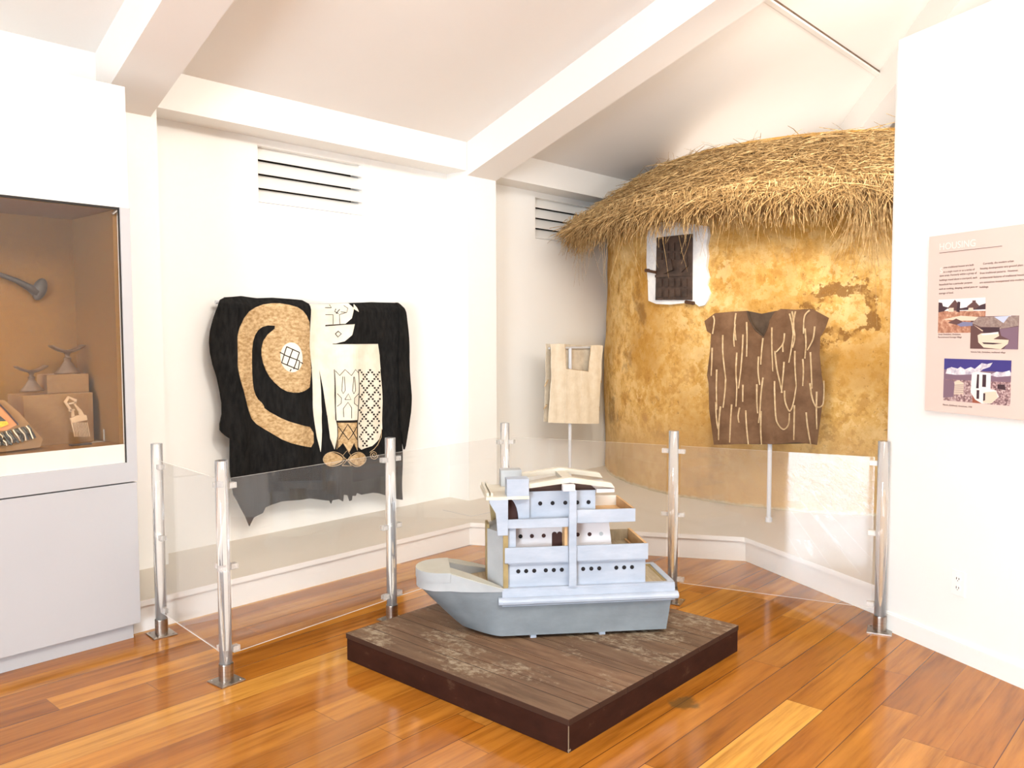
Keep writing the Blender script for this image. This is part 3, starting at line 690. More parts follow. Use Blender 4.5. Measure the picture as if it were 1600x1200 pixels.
for i in range(6500):      # shaggy eave
    a = HF+rnd.uniform(-1.85, 1.25); out = Vector((math.cos(a), math.sin(a), 0)); tan = Vector((-math.sin(a), math.cos(a), 0))
    d = out*rnd.uniform(-.1, .8)-nz*rnd.uniform(.4, 1.1)+tan*rnd.gauss(0, .42)
    straw(hpt(a, RE-rnd.uniform(-.02, .20), ZE+rnd.uniform(-.05, .15)), d, rnd.uniform(.06, .17), rnd.uniform(.0022, .0046), rnd.uniform(.1, .6))
for i in range(160):       # long stray stems hanging and sticking up
    a = HF+rnd.uniform(-1.8, 1.2); out = Vector((math.cos(a), math.sin(a), 0)); tan = Vector((-math.sin(a), math.cos(a), 0))
    if i < 110: straw(hpt(a, RE-rnd.uniform(0, .15), ZE-.05), -nz+tan*rnd.gauss(0, .25)+out*rnd.uniform(-.1, .3), rnd.uniform(.25, .48), .0018, .1)
    else: straw(hpt(a, RT+.05, ZT-.02), nz*rnd.uniform(.1, .7)+tan*rnd.gauss(0, .8)+out*.4, rnd.uniform(.08, .2), .002, .2)
for i in range(130):       # the long loose bunch by the right wall
    a, z = on_hut(rnd.uniform(1330, 1388), 330, RE); out = Vector((math.cos(a), math.sin(a), 0)); tan = Vector((-math.sin(a), math.cos(a), 0))
    straw(hpt(a, RE-rnd.uniform(0, .12), ZE+rnd.uniform(-.05, .1)), -nz+tan*rnd.gauss(0, .3)+out*rnd.uniform(0, .2), rnd.uniform(.25, .5)+(.35 if i % 16 == 0 else 0), .0019, .1)
me = bpy.data.meshes.new('straw_cover'); me.from_pydata([tuple(v) for v in verts], [], faces); me.materials.append(M['thatch'])
so = bpy.data.objects.new('straw_cover', me); COL.objects.link(so); so.parent = roof; me.transform(chain(roof).inverted()); so['kind'] = 'stuff'

# ------------------------------------------------------------------ black embroidered robe on the back wall
RY = 4.80
def rp(x, y):
    p = on_y(300+x/3, 440+y/3, RY); return p.x, p.z
rx0, rz0 = rp(95, 70); rx1, rz1 = rp(1040, 1150)
def fold(u, w):
    k = (u-rx0)/(rx1-rx0); h = (rz0-w)/(rz0-rz1)
    v = .016*math.sin(k*21+1.2*h)+.010*math.sin(k*47+2+2*h)*(.3+h)+.006*math.sin(w*14+u*3)
    edge = min(k, 1-k); v -= .05*max(0, .12-edge)/.12
    v -= .05*max(0, .03-h)/.03
    return v
def rplace(lift): return lambda u, w, d: Vector((u, RY-fold(u, w)-lift+d, w))
robe = thing('embroidered_robe', 'large black robe with tan spiral and cream embroidery on the wall', 'robe', (sum(rp(560, 600)[:1]), RY+.05, rz0))
def rpart(name, px, m, lift, par=robe, thick=.006, step=.025, sm=0):
    poly = [rp(x, y) for x, y in px]
    if sm: poly = smoothpoly(poly, sm)
    bm = B(); sheet(bm, poly, rplace(lift), step, thick); return obj(name, bm, m, par, smooth=False)
body = [(170, 72), (205, 70), (250, 66), (330, 76), (400, 74), (470, 80), (530, 86), (560, 105), (740, 100), (870, 95), (985, 98), (992, 400), (985, 700), (990, 790), (998, 1025), (960, 1020), (890, 995), (850, 990), (800, 1000), (772, 990), (762, 1003), (742, 1002), (738, 1022), (728, 1026), (722, 1000), (708, 998), (704, 1030), (690, 1020), (662, 1026), (655, 1042), (648, 1028), (560, 1018), (480, 1022), (420, 1030), (370, 1045), (345, 1058), (335, 1085), (300, 1108), (280, 1150), (262, 1120), (225, 1060), (195, 1000), (185, 890), (180, 740), (192, 400), (180, 90)]
rbody = rpart('robe_body', body, M['black'], 0)
rpart('sleeve', [(140, 88), (172, 72), (205, 78), (205, 300), (195, 600), (182, 742), (150, 715), (132, 690), (152, 600), (135, 480), (98, 360), (94, 260), (118, 150)], M['black'], .022, sm=1, thick=.018)
rpart('sleeve', [(975, 97), (990, 98), (1008, 130), (1020, 250), (1040, 500), (1036, 650), (1010, 760), (988, 795), (962, 600), (962, 300)], M['black'], .022, sm=1, thick=.018)
spiral = [(573, 685), (573, 778), (520, 772), (440, 752), (360, 705), (290, 655), (270, 605), (250, 540), (215, 440), (203, 350), (210, 240), (250, 150), (320, 110), (400, 98), (470, 112), (520, 145), (553, 205), (558, 490), (520, 512), (480, 522), (430, 512), (370, 460), (340, 400), (328, 330), (345, 262), (405, 207), (345, 205), (308, 235), (285, 300), (280, 400), (290, 490), (310, 545), (340, 575), (345, 600), (430, 648), (500, 672)]
sp_ = rpart('spiral_embroidery', spiral, M['tan_thread'], .006, thick=.005, sm=1)
rpart('spiral_centre', [(460+48*math.cos(a), 355+70*math.sin(a)) for a in [2*math.pi*k/24 for k in range(24)]], M['cream_cloth'], .009, sp_, thick=.004)
def strokes(lines, w, m, lift, name, par):
    """thin stitched lines laid on the cloth"""
    bm = B(); f = rplace(lift)
    for ln in lines:
        q = [rp(*p) for p in ln]; pts = []
        for a, b in zip(q, q[1:]):
            nseg = max(1, int(math.hypot(b[0]-a[0], b[1]-a[1])/.03))
            pts += [f(a[0]+(b[0]-a[0])*k/nseg, a[1]+(b[1]-a[1])*k/nseg, 0) for k in range(nseg)]
        pts.append(f(*q[-1], 0)); tube(bm, pts, w, 5)
    return obj(name, bm, m, par)
lat = [[(440, 305), (493, 332)], [(440, 305), (415, 380)], [(493, 332), (465, 410)], [(415, 380), (484, 412)], [(465, 318), (438, 392)], [(425, 342), (492, 372)], [(410, 332), (425, 340)], [(495, 378), (508, 383)], [(455, 410), (450, 420)], [(484, 412), (492, 372)]]
strokes(lat, .0035, M['dark_thread'], .010, 'lattice_stitching', sp_)
cream = [(556, 105), (640, 104), (740, 101), (750, 125), (738, 172), (712, 198), (625, 203), (625, 210), (750, 199), (740, 250), (712, 280), (665, 294), (760, 293), (872, 291), (884, 345), (890, 412), (772, 412), (768, 412), (665, 412), (600, 412), (563, 410), (552, 300), (552, 200)]
cr_ = rpart('cream_embroidery_panel', cream, M['cream_cloth'], .0075, thick=.005)
rpart('cream_prong', [(561, 409), (597, 411), (606, 520), (612, 610), (610, 700), (603, 798), (588, 730), (574, 600)], M['cream_cloth'], .0075, cr_, .005)
rpart('cream_prong', [(598, 411), (665, 411), (668, 530), (676, 640), (686, 700), (668, 786), (648, 735), (640, 640), (615, 500)], M['cream_cloth'], .0075, cr_, .005)
rpart('middle_panel', [(667, 411), (769, 411), (773, 530), (768, 648), (682, 652), (676, 560)], M['cream_cloth'], .0075, cr_, .005)
rpart('checked_panel', [(773, 411), (888, 411), (896, 560), (899, 690), (882, 738), (842, 770), (790, 787), (766, 772), (774, 650), (776, 540)], M['cream_cloth'], .0075, cr_, .005)
rpart('lozenge_panel', [(684, 662), (766, 660), (764, 790), (745, 757), (722, 803), (702, 757), (678, 786)], M['tan_thread'], .0075, cr_, .005)
bm = B(); f = rplace(.0095); 
def diamond(cx, cy, s=5.0):
    q = [rp(cx+dx*s, cy+dy*s) for dx, dy in ((-.85, -.85), (.85, -.85), (.85, .85), (-.85, .85))]
    vs = [bm.verts.new(f(u, w, dd)) for dd in (0, .002) for u, w in q]; bm.faces.new(vs[:4]); bm.faces.new(vs[7:3:-1])
    for i in range(4): bm.faces.new((vs[i], vs[(i+1) % 4], vs[4+(i+1) % 4], vs[4+i]))
for row in range(37):                          # two families of diagonals cross into open diamonds
    y = 415+row*10.4
    for c in range(13):
        x = 780+c*9.2
        if ((c+row) % 6 == 0 or (c-row) % 6 == 0):
            lim = 893 if y < 690 else 893-(y-690)*.9
            if x < lim-3 and not (y > 770): diamond(x, y)
obj('check_stitching', bm, M['dark_thread'], cr_)
dl = [[(672, 418), (690, 440), (712, 412), (735, 440), (755, 412), (768, 425)], [(702, 445), (697, 510), (703, 525), (710, 510), (708, 445)], [(745, 445), (738, 510), (744, 525), (752, 510), (748, 445)],
      [(710, 552), (722, 525), (733, 552), (710, 552)], [(680, 525), (697, 545), (697, 570), (682, 585)], [(768, 525), (748, 545), (748, 570), (766, 582)], [(708, 635), (706, 595), (722, 565), (737, 590), (738, 640)],
      [(662, 292), (870, 291)], [(625, 206), (748, 199)], [(660, 200), (660, 155), (625, 155)], [(690, 200), (688, 155), (715, 145)], [(625, 122), (655, 122), (655, 108)], [(715, 112), (724, 125), (718, 145), (695, 142)],
      [(668, 412), (676, 650)], [(771, 412), (770, 650)], [(680, 657), (768, 655)]]
strokes(dl, .0022, M['dark_thread'], .009, 'motif_stitching', cr_)
strokes([[(674, 128), (668, 140), (684, 150)], [(674, 150), (690, 130)], [(672, 245), (684, 232), (697, 245), (684, 260), (672, 245)]], .003, M['dark_thread'], .009, 'small_cross_stitching', cr_)
strokes([[(686, 680), (722, 740), (762, 680)], [(686, 740), (722, 668), (762, 740)], [(684, 664), (680, 785)], [(766, 662), (764, 788)], [(700, 757), (722, 803), (745, 757)]], .003, M['dark_thread'], .0095, 'lozenge_stitching', cr_)
rpart('cream_triangle', [(748, 128), (763, 106), (771, 142)], M['cream_cloth'], .0075, robe, .005)
for cx, sg in ((660, 1), (768, -1)):
    rpart('embroidered_lobe', [(cx+42*math.cos(a), 832+30*math.sin(a)*(1-.25*sg*math.cos(a))) for a in [2*math.pi*k/20 for k in range(20)]], M['tan_thread'], .0075, robe, .005)
strokes([[(700, 862), (716, 835), (734, 862), (700, 862)], [(716, 835), (700, 815), (716, 790), (732, 815), (716, 835)],
         [(cx, cy) for cx, cy in [(660+46*math.cos(a), 832+34*math.sin(a)) for a in [2*math.pi*k/20 for k in range(21)]]], [(768+46*math.cos(a), 832+34*math.sin(a)) for a in [2*math.pi*k/20 for k in range(21)]],
         [(850+(22-k*.8)*math.cos(k*.55), 812+(22-k*.8)*math.sin(k*.55)) for k in range(24)], [(895, 690), (892, 730), (870, 765), (850, 785), (830, 800)]], .0026, M['cord'], .008, 'couched_thread', robe)
bm = B(); a = Vector((rx0+.06, WY-.075, rz0-.03)); b = Vector((rx1-.06, WY-.075, rz0-.03)); rod(bm, a, b, .012, 12)
for x in (rx0+.2, rx1-.2): rod(bm, (x, WY-.07, rz0-.03), (x, WY, rz0-.03), .008, 8)
obj('hanging_rod', bm, M['pole'], robe)

# ------------------------------------------------------------------ cream tunic on a stand
CY = 4.60
def cp_(x, y):
    p = on_y(760+x/4, 480+y/4, CY); return p.x, p.z
ct = thing('cream_tunic', 'sleeveless cream woven tunic with square neck on a thin grey stand', 'tunic', (cp_(525, 730)[0], CY, PL))
def cplace(lift): return lambda u, w, d: Vector((u, CY-lift-.002*math.sin(u*38+w*3)-.002*math.sin(w*29)+d, w))
def cpart(name, px, m, lift, thick=.005, par=ct):
    bm = B(); sheet(bm, [cp_(*p) for p in px], cplace(lift), .03, thick); return obj(name, bm, m, par)
fr = cpart('front_panel', [(386, 232), (430, 229), (474, 230), (477, 300), (482, 383), (555, 392), (622, 400), (632, 330), (637, 238), (680, 236), (712, 240), (706, 330), (702, 430), (692, 560), (685, 727), (600, 728), (480, 724), (372, 720), (378, 600), (390, 440), (389, 330)], M['cream_tunic'], .03)
cpart('back_panel', [(386, 229), (474, 228), (560, 236), (636, 240), (712, 242), (700, 440), (688, 724), (374, 716), (384, 440)], M['cream_in'], -.025)
bm = B(); f = cplace(.03)
def cseam(a, b):
    q0, q1 = cp_(*a), cp_(*b); tube(bm, [f(q0[0]+(q1[0]-q0[0])*k/12, q0[1]+(q1[1]-q0[1])*k/12, 0) for k in range(13)], .0022, 5)
cseam((474, 232), (482, 384)); cseam((482, 384), (622, 401)); cseam((622, 401), (637, 240)); obj('neck_binding', bm, M['cord'], fr)
bm = B(); cseam((482, 386), (470, 722)); cseam((580, 395), (575, 726)); obj('woven_seam', bm, M['cream_in'], fr)
for a, b in (((384, 455), (358, 495)), ((376, 610), (352, 635)), ((700, 455), (712, 470)), ((690, 620), (697, 650))):
    bm = B(); q0, q1 = cp_(*a), cp_(*b); tube(bm, [(q0[0], CY, q0[1]), ((q0[0]+q1[0])/2, CY-.02, q0[1]-.005), (q1[0], CY-.01, q1[1])], .006, 6); obj('side_tie', bm, M['cord'], ct)
bm = B(); tx = cp_(525, 730)[0]; rod(bm, (tx, CY+.005, PL+.012), (tx, CY+.005, cp_(525, 235)[1]-.03), .016, 16); ps = obj('stand_pole', bm, M['pole'], ct)
bm = B(); lathe(bm, [(.0001, PL), (.11, PL), (.11, PL+.008), (.02, PL+.014), (.0001, PL+.014)], tx, CY+.005, 28); obj('stand_base', bm, M['pole'], ps)
bm = B(); zt = cp_(525, 240)[1]-.02; rod(bm, (cp_(395, 240)[0], CY+.005, zt), (cp_(702, 244)[0], CY+.005, zt), .010, 10); obj('shoulder_bar', bm, M['pole'], ps)

# ------------------------------------------------------------------ brown tunic on a stand
TB = on_z(1201, 815, PL); TN = -Vector((TB.x, TB.y, 0)).normalized(); TU = Vector((TN.y, -TN.x, 0)) * -1
if TU.dot(RGT) < 0: TU = -TU
def tp(x, y):
    p = on_plane(960+x/3, 440+y/3, TB, TN); return (p-TB).dot(TU), p.z
def tplace(lift): return lambda u, w, d: TB + TU*u + TN*(lift+.010*math.sin(u*19+w*2)+.005*math.sin(u*41+w*9)-.35*u*u-d) + Vector((0, 0, w-TB.z))
bt = thing('brown_tunic', 'sleeveless brown tunic hung with straw cords on a thin grey stand', 'tunic', TB)
def tpart(name, px, m, lift, thick=.006, par=bt, sm=0):
    poly = [tp(*p) for p in px]
    bm = B(); sheet(bm, poly, tplace(lift), .03, thick); return obj(name, bm, m, par)
fr = tpart('front_panel', [(420, 185), (470, 148), (560, 140), (622, 138), (632, 175), (660, 225), (698, 258), (715, 220), (722, 190), (750, 145), (780, 128), (850, 132), (925, 128), (1008, 170), (990, 220), (965, 262), (962, 340), (972, 440), (982, 500), (972, 600), (958, 700), (950, 765), (860, 752), (760, 758), (620, 758), (465, 766), (455, 690), (442, 600), (440, 480), (432, 440), (440, 380), (448, 320), (452, 245), (432, 232)], M['brown'], .035)
tpart('back_panel', [(470, 150), (622, 136), (690, 150), (760, 136), (925, 130), (960, 260), (965, 440), (950, 764), (468, 768), (440, 440), (455, 250)], M['brown_in'], -.045)
bm = B(); f = tplace(.037)
ln = [tp(*p) for p in ((622, 138), (632, 175), (660, 225), (698, 258), (715, 220), (724, 188))]; tube(bm, [f(*p, 0) for p in ln], .005, 6); obj('neck_binding', bm, M['brown_in'], fr)
cords = [[(462, 160), (468, 185), (460, 245)], [(458, 310), (456, 380), (453, 442)], [(508, 250), (508, 330), (515, 400), (522, 458)], [(522, 455), (518, 520), (510, 590)], [(480, 412), (478, 500), (480, 600)], [(475, 565), (478, 640), (488, 690), (495, 590)], [(498, 585), (490, 660), (488, 742)],
         [(570, 148), (564, 200), (570, 275)], [(566, 200), (560, 260), (562, 305)], [(620, 190), (622, 260), (620, 352)], [(603, 248), (600, 320), (592, 420), (582, 500)], [(574, 332), (570, 420), (574, 500), (570, 585)], [(603, 482), (602, 520), (602, 562)], [(550, 575), (545, 650), (541, 752)], [(588, 590), (580, 630), (584, 660)], [(616, 602), (620, 680), (628, 760)],
         [(697, 265), (690, 330), (686, 388)], [(676, 350), (674, 420), (682, 482)], [(697, 448), (688, 520), (682, 610), (676, 660)], [(668, 480), (668, 560), (672, 615)], [(688, 605), (686, 690), (690, 760)],
         [(738, 215), (738, 300), (742, 420)], [(797, 242), (790, 290), (758, 330)], [(788, 290), (790, 330)], [(752, 325), (760, 400), (775, 470), (786, 520)], [(795, 375), (790, 440), (782, 520)], [(750, 465), (752, 560), (760, 650), (790, 690), (815, 670), (820, 615)], [(797, 510), (800, 560), (820, 605), (838, 570), (852, 490)],
         [(820, 150), (832, 200), (838, 250)], [(832, 140), (840, 210), (828, 320), (817, 380)], [(848, 140), (838, 200), (845, 260), (835, 310)], [(845, 325), (846, 400), (852, 490)], [(843, 578), (842, 650), (840, 740)], [(915, 135), (890, 165), (885, 245)], [(893, 220), (897, 290), (892, 360)], [(938, 210), (930, 270), (903, 322)], [(882, 362), (885, 420), (882, 488)], [(918, 330), (922, 420), (925, 500)], [(915, 475), (925, 540), (945, 585), (975, 580), (982, 530), (982, 465)], [(948, 515), (946, 600), (948, 690)], [(898, 612), (905, 680), (920, 765)]]
f = tplace(.043); 
for c in cords:
    q = [tp(*p) for p in c]; pts = []
    for k in range(len(q)-1):
        p0_, p1_, p2_, p3_ = (Vector(q[max(0, min(len(q)-1, k+d_))]) for d_ in (-1, 0, 1, 2))
        for j in range(6):
            w_ = j/6; v = .5*(2*p1_+(p2_-p0_)*w_+(2*p0_-5*p1_+4*p2_-p3_)*w_*w_+(3*p1_-p0_-3*p2_+p3_)*w_**3)
            pts.append(f(v.x, v.y, 0))
    pts.append(f(*q[-1], 0)); bm = B(); n = len(pts); tube(bm, pts, [.0045+.002*(1-i/n) for i in range(n)], 6); obj('cord', bm, M['cord'], fr)
bm = B(); rod(bm, TB+Vector((0, 0, .012)), TB+Vector((0, 0, tp(710, 250)[1]-TB.z)), .0155, 16); ps = obj('stand_pole', bm, M['pole'], bt)
bm = B(); lathe(bm, [(.0001, PL), (.024, PL), (.024, PL+.03), (.017, PL+.036), (.0001, PL+.036)], TB.x, TB.y, 20); obj('stand_foot', bm, M['pole'], ps)
bm = B(); zt = tp(600, 195)[1]; rod(bm, TB-TN*.08+TU*tp(500, 170)[0]*.9+Vector((0, 0, zt-TB.z)), TB-TN*.08+TU*tp(900, 170)[0]*.9+Vector((0, 0, zt-TB.z)), .008, 10); obj('shoulder_bar', bm, M['pole'], ps)

# ------------------------------------------------------------------ display case on the left
KY, KX = 4.09, 1.778; KB = WY-.02
case = thing('display_case', 'tall white and grey built-in display case with glass front at left', 'display case', (.9, KY+.4, 0))
OX = 1.735; oz0, oz1 = .885, 2.115; IX = 1.715; IY = 4.62; IF = .975; XL = -.6
bm = B(); box(bm, XL, KX, KY, PY-.01, oz1, 2.69); box(bm, XL, KX, IY+.03, PY-.01, .86, oz1); box(bm, OX, KX, KY, IY+.03, .86, oz1); obj('upper_case', bm, M['cream'], case)
bm = B(); box(bm, XL, KX+.004, KY-.008, PY-.01, .79, oz0); box(bm, OX, KX+.004, KY-.008, KY+.02, oz0, oz1); obj('case_surround', bm, M['case'], case)
bm = B(); box(bm, XL, KX+.002, KY-.004, PY-.01, .08, .783); obj('base_cabinet', bm, M['case'], case, bevel=.002)
bm = B(); box(bm, XL, KX-.02, KY+.035, PY-.02, 0, .08); obj('kick_board', bm, M['case'], case)
bm = B(); box(bm, XL, OX, KY+.012, IY, oz0, IF); sl = obj('sill', bm, [M['cream'], M['lining']], case)
for p in sl.data.polygons:
    if p.normal.z > .9: p.material_index = 1
bm = B(); box(bm, XL, IX, IY-.01, IY+.03, IF, oz1); box(bm, IX, OX, KY+.03, IY+.03, IF, oz1); box(bm, XL, IX, KY+.02, IY, oz1-.012, oz1+.0); obj('lining', bm, M['lining'], case)
bm = B(); box(bm, XL, OX-.004, KY+.004, KY+.010, oz0+.004, oz1-.004); obj('glass_front', bm, M['case_glass'], case)
bm = B(); box(bm, XL, OX, KY-.001, KY+.012, oz1-.010, oz1); box(bm, OX-.003, OX, KY-.001, KY+.012, oz0, oz1); obj('dark_bead', bm, M['dark'], case)
bm = B(); rod(bm, (OX-.03, KY+.006, oz1-.035), (OX-.012, KY+.006, oz1-.018), .007, 8); obj('glass_clip', bm, M['steel'], case)
lamp('case_lamp', 'AREA', (.85, 4.17, oz1-.02), (1.25, 4.50, .9), 4.5, (1, .80, .56), shape='RECTANGLE', size=.4, size_y=.08, spread=R(95))
# blocks
def ky(x, y, Y): p = on_y(x, y, Y); return p.x, p.z
BY = 4.33
x0 = ky(36, 613, BY)[0]; x1, zt = ky(145, 613, BY)
bm = B(); box(bm, x0, x1, BY, BY+.22, IF, zt); tag(obj('display_block', bm, M['riser'], bevel=.003), 'larger tan fabric block at the bottom of the display case', 'display block', 'fabric display blocks')
x2, z2 = ky(73, 586, BY+.05); x3 = ky(139, 586, BY+.05)[0]
bm = B(); box(bm, x2, x3, BY+.05, BY+.19, zt, z2); tag(obj('display_block', bm, M['riser'], bevel=.003), 'smaller tan fabric block stacked on the larger one', 'display block', 'fabric display blocks')
def headrest(px0, px1, pyb, pyt, Y, label):
    xa, zb = ky(px0, pyb, Y); xb, ztp = ky(px1, pyt, Y); xc = (xa+xb)/2; w = xb-xa; h = ztp-zb
    t = thing('headrest', label, 'headrest', (xc, Y, zb), 0, 'carved wooden headrests')
    bm = B(); secs = []
    for k in range(13):
        s = -1+k/6; z = h*(.80+.20*abs(s)**1.7); th = h*.075*(1-.35*abs(s)); x = xc+s*w*.5
        secs.append([(x, Y-.03, zb+z-th), (x, Y+.03, zb+z-th), (x, Y+.034, zb+z+th*.3), (x, Y-.034, zb+z+th*.3)])
    loft(bm, secs); obj('curved_top', bm, M['headrest'], t, bevel=.002, smooth=True)
    bm = B(); n = 24
    prof = [(.40, 0), (.42, .03), (.36, .09), (.25, .22), (.15, .38), (.10, .47), (.12, .50), (.12, .55), (.075, .58), (.07, .66), (.12, .74), (.16, .80)]
    loft(bm, [[(xc+w*r*math.cos(2*math.pi*k/n), Y+w*r*.45*math.sin(2*math.pi*k/n), zb+h*z) for k in range(n)] for r, z in prof]); obj('flared_base', bm, M['headrest'], t, smooth=True)
    bm = B(); tube(bm, [(xc+w*.10*math.cos(2*math.pi*k/16), Y+w*.055*math.sin(2*math.pi*k/16), zb+h*.56) for k in range(17)], h*.025, 6); obj('neck_ring', bm, M['headrest'], t)
headrest(26, 72, 612.5, 571, BY+.04, 'carved wooden headrest on the larger block, at its left end')
headrest(80, 130, 585, 539, BY+.11, 'carved wooden headrest on the smaller upper block')
# comb leaning on the block
def cmb(x, y): return ky(x, y, BY-.05)
t = thing('carved_comb', 'pale carved wooden comb leaning before the fabric block', 'comb', (cmb(130, 683)[0], BY-.05, IF))
def kp(x, y): return (x/5, 480+y/5)
def cprism(px, name, par=t, d=.012, Y=BY-.05, m='comb'):
    bm = B(); q = [ky(*kp(x, y), Y) for x, y in px]; prism_xz(bm, q, Y-d/2, Y+d/2); return obj(name, bm, M[m], par)
bd = cprism([(548, 868), (600, 845), (672, 842), (680, 880), (560, 905)], 'comb_body')
for k in range(10):
    x = 556+k*13.2; cprism([(x, 900), (x+6, 899), (x+31-k*.7, 1010), (x+26.5-k*.7, 1012)], 'tooth', bd)
for px in ([(500, 740), (530, 695), (545, 700), (520, 742), (560, 800), (548, 812)], [(545, 700), (598, 720), (595, 740), (580, 735), (540, 712)], [(595, 735), (590, 760), (630, 800), (612, 815), (575, 760), (580, 735)],
           [(560, 800), (575, 812), (580, 850), (560, 858)], [(612, 805), (632, 800), (655, 842), (620, 850)], [(532, 750), (590, 738), (592, 748), (536, 760)], [(535, 800), (580, 795), (582, 806), (540, 815)]): cprism(px, 'carved_finial', bd)
bm = B(); xa = ky(108, 688, BY-.1)[0]; xb = ky(140, 688, BY-.1)[0]; box(bm, xa, xb, BY-.13, BY-.09, IF+.0003, IF+.008); tag(obj('dark_floor_bar', bm, M['carved'], bevel=.002), 'small dark flat bar lying on the case floor below the comb', 'flat_bar')  # thin dark bar flat on the case floor
bm = B(); xa = ky(164, 684, BY-.06)[0]; box(bm, xa-.004, xa, BY-.06, BY-.05, IF, IF+.062); box(bm, xa-.06, xa, BY-.06, BY-.05, IF, IF+.004); tag(obj('acrylic_stand', bm, M['clip']), 'small clear acrylic upright on the case floor right of the comb', 'stand')
# beaded apron on a sloping board
AY = BY-.12
t = thing('beaded_apron', 'beaded apron with yellow and black bands and a shaggy fringe', 'apron', (ky(0, 690, AY)[0], AY, IF))
def slope(x, y, off=0):
    X, Z = ky(*kp(x, y), AY); k = (Z-IF)/.2; return Vector((X, AY+.10*k-.01-off, Z))
def aprt(px, name, m, off, d=.008):
    bm = B(); loft(bm, [[slope(x, y, o) for x, y in px] for o in (off+d, off)]); return obj(name, bm, M[m], t)
aprt([(-260, 745), (85, 735), (185, 830), (330, 1030), (300, 1090), (-260, 1160)], 'sloping_board', 'riser', 0, .02)
aprt([(-240, 755), (30, 740), (160, 915), (60, 965), (-240, 985)], 'hide_panel', 'orange_cloth', .02, .004)
aprt([(-240, 830), (10, 838), (70, 895), (-240, 910)], 'black_bead_band', 'black_bead', .024, .004)
aprt([(-240, 908), (70, 893), (82, 918), (20, 940), (-240, 955)], 'yellow_bead_band', 'yellow_bead', .024, .005)
for (x, y) in ((20, 750),): 
    bm = B(); tube(bm, [slope(20, 745, .03), slope(90, 830, .03), slope(155, 920, .03)], .004, 6); obj('edge_binding', bm, M['maroon'], t)
rr = random.Random(5)
for k in range(26):
    x = -220+k*18; y0 = 985-max(0, x)*.25; bm = B(); p = [slope(x+rr.uniform(-8, 8), y0, .03)]
    for j in range(1, 5): p.append(slope(x+j*9+rr.uniform(-9, 9), y0+j*22+rr.uniform(-5, 5), .032+rr.uniform(0, .02)))
    tube(bm, p, .0045 if k % 3 else .003, 6); obj('fringe_strand', bm, M['black_bead'] if k % 3 else M['pale_string'], t)
# knobbed staff mounted on the back of the case
SY = IY-.04
t = thing('knobbed_staff', 'dark curved wooden staff with rounded head high in display case', 'staff', (*ky(58, 455, SY)[:1], SY, ky(58, 455, SY)[1]))
def sp3(x, y): X, Z = ky(x, y, SY); return Vector((X, SY, Z))
bm = B(); tube(bm, [sp3(*p) for p in ((-60, 425), (-30, 425), (0, 429), (25, 438), (45, 449), (58, 457))], [.010, .011, .011, .013, .018, .026], 12); obj('shaft', bm, M['club'], t, smooth=True)
bm = B(); bmesh.ops.create_uvsphere(bm, u_segments=20, v_segments=14, radius=1, matrix=Matrix.Translation(sp3(62, 452)) @ Matrix.Rotation(R(20), 4, 'Y') @ Matrix.Diagonal((.032, .026, .058, 1))); obj('head', bm, M['club'], t, smooth=True)
bm = B(); rod(bm, sp3(20, 437), sp3(20, 437)+Vector((0, .05, 0)), .004, 8); obj('wall_pin', bm, M['steel'], t)

# ------------------------------------------------------------------ sign on the right partition
s0, _ = on_rw(1454, 500); sz1 = 1.957; sz0 = 1.139; sw = .62
sign = thing('housing_sign', 'pale pink HOUSING information board with three photographs on the right wall', 'sign', rw(s0, sz0, 0))
bm = B(); rw_box(bm, s0, s0+sw, sz0, sz1, .022, .002); obj('board', bm, M['sign'], sign, bevel=.001)
SO = .0225
def text(body, size, s, z, m, name, slant=0, lines=1.0):
    c = bpy.data.curves.new('txt', 'FONT'); c.body = body; c.size = size; c.extrude = .0003; c.space_line = lines
    o = bpy.data.objects.new('txt', c); COL.objects.link(o); bpy.context.view_layer.update()
    me = bpy.data.meshes.new_from_object(o.evaluated_get(bpy.context.evaluated_depsgraph_get())); me.name = name
    bpy.data.objects.remove(o); bpy.data.curves.remove(c)
    mx = Matrix((RU, Vector((0, 0, 1)), RN)).transposed().to_4x4(); mx.translation = rw(s, z, SO+.0006)
    me.transform(chain(sign).inverted() @ mx); me.materials.clear(); me.materials.append(m)
    t = bpy.data.objects.new(name, me); COL.objects.link(t); t.parent = sign; return t
def sg(x, y, ox=1455, oy=355, k=145/1513): return on_rw(ox+x*k, oy+y*k, SO)
h = sg(128, 390); text('HOUSING', .044, h[0], h[1]+.004, M['ink_white'], 'heading_text')
a, b = sg(135, 422), sg(1155, 298); bm = B(); rw_box(bm, a[0], b[0], a[1]-.001, a[1]+.0012, SO+.0008, SO-.001); obj('heading_rule', bm, M['ink'], sign)
q = sg(140, 745); text('S', .036, q[0], q[1]-.002, M['ink_white'], 'initial_text')
q = sg(200, 672); text('ome traditional houses are built\nas a single room or as a series of', .0125, q[0], q[1], M['ink'], 'body_text', lines=1.62)
q = sg(135, 808); text('open areas. Formerly within a group of\nbuildings round about a courtyard, each\nhousehold has a particular purpose\nsuch as cooking, sleeping, animal pens or\nstorage of food.', .0125, q[0], q[1], M['ink'], 'body_text', lines=1.62)
q = sg(800, 615); text('    Currently, the modern urban\nhousing developments vary ground plans\nfrom traditional patterns.  However,\narchitectural features of traditional houses\nare sometimes incorporated into modern\nbuildings.', .0125, q[0], q[1], M['ink'], 'body_text', lines=1.62)
k2 = 145/1600
def s2(x, y): return on_rw(1455+x*k2, 455+y*k2, SO)
def s3(x, y): return on_rw(1455+x*145/1513, 545+y*145/1513, SO)
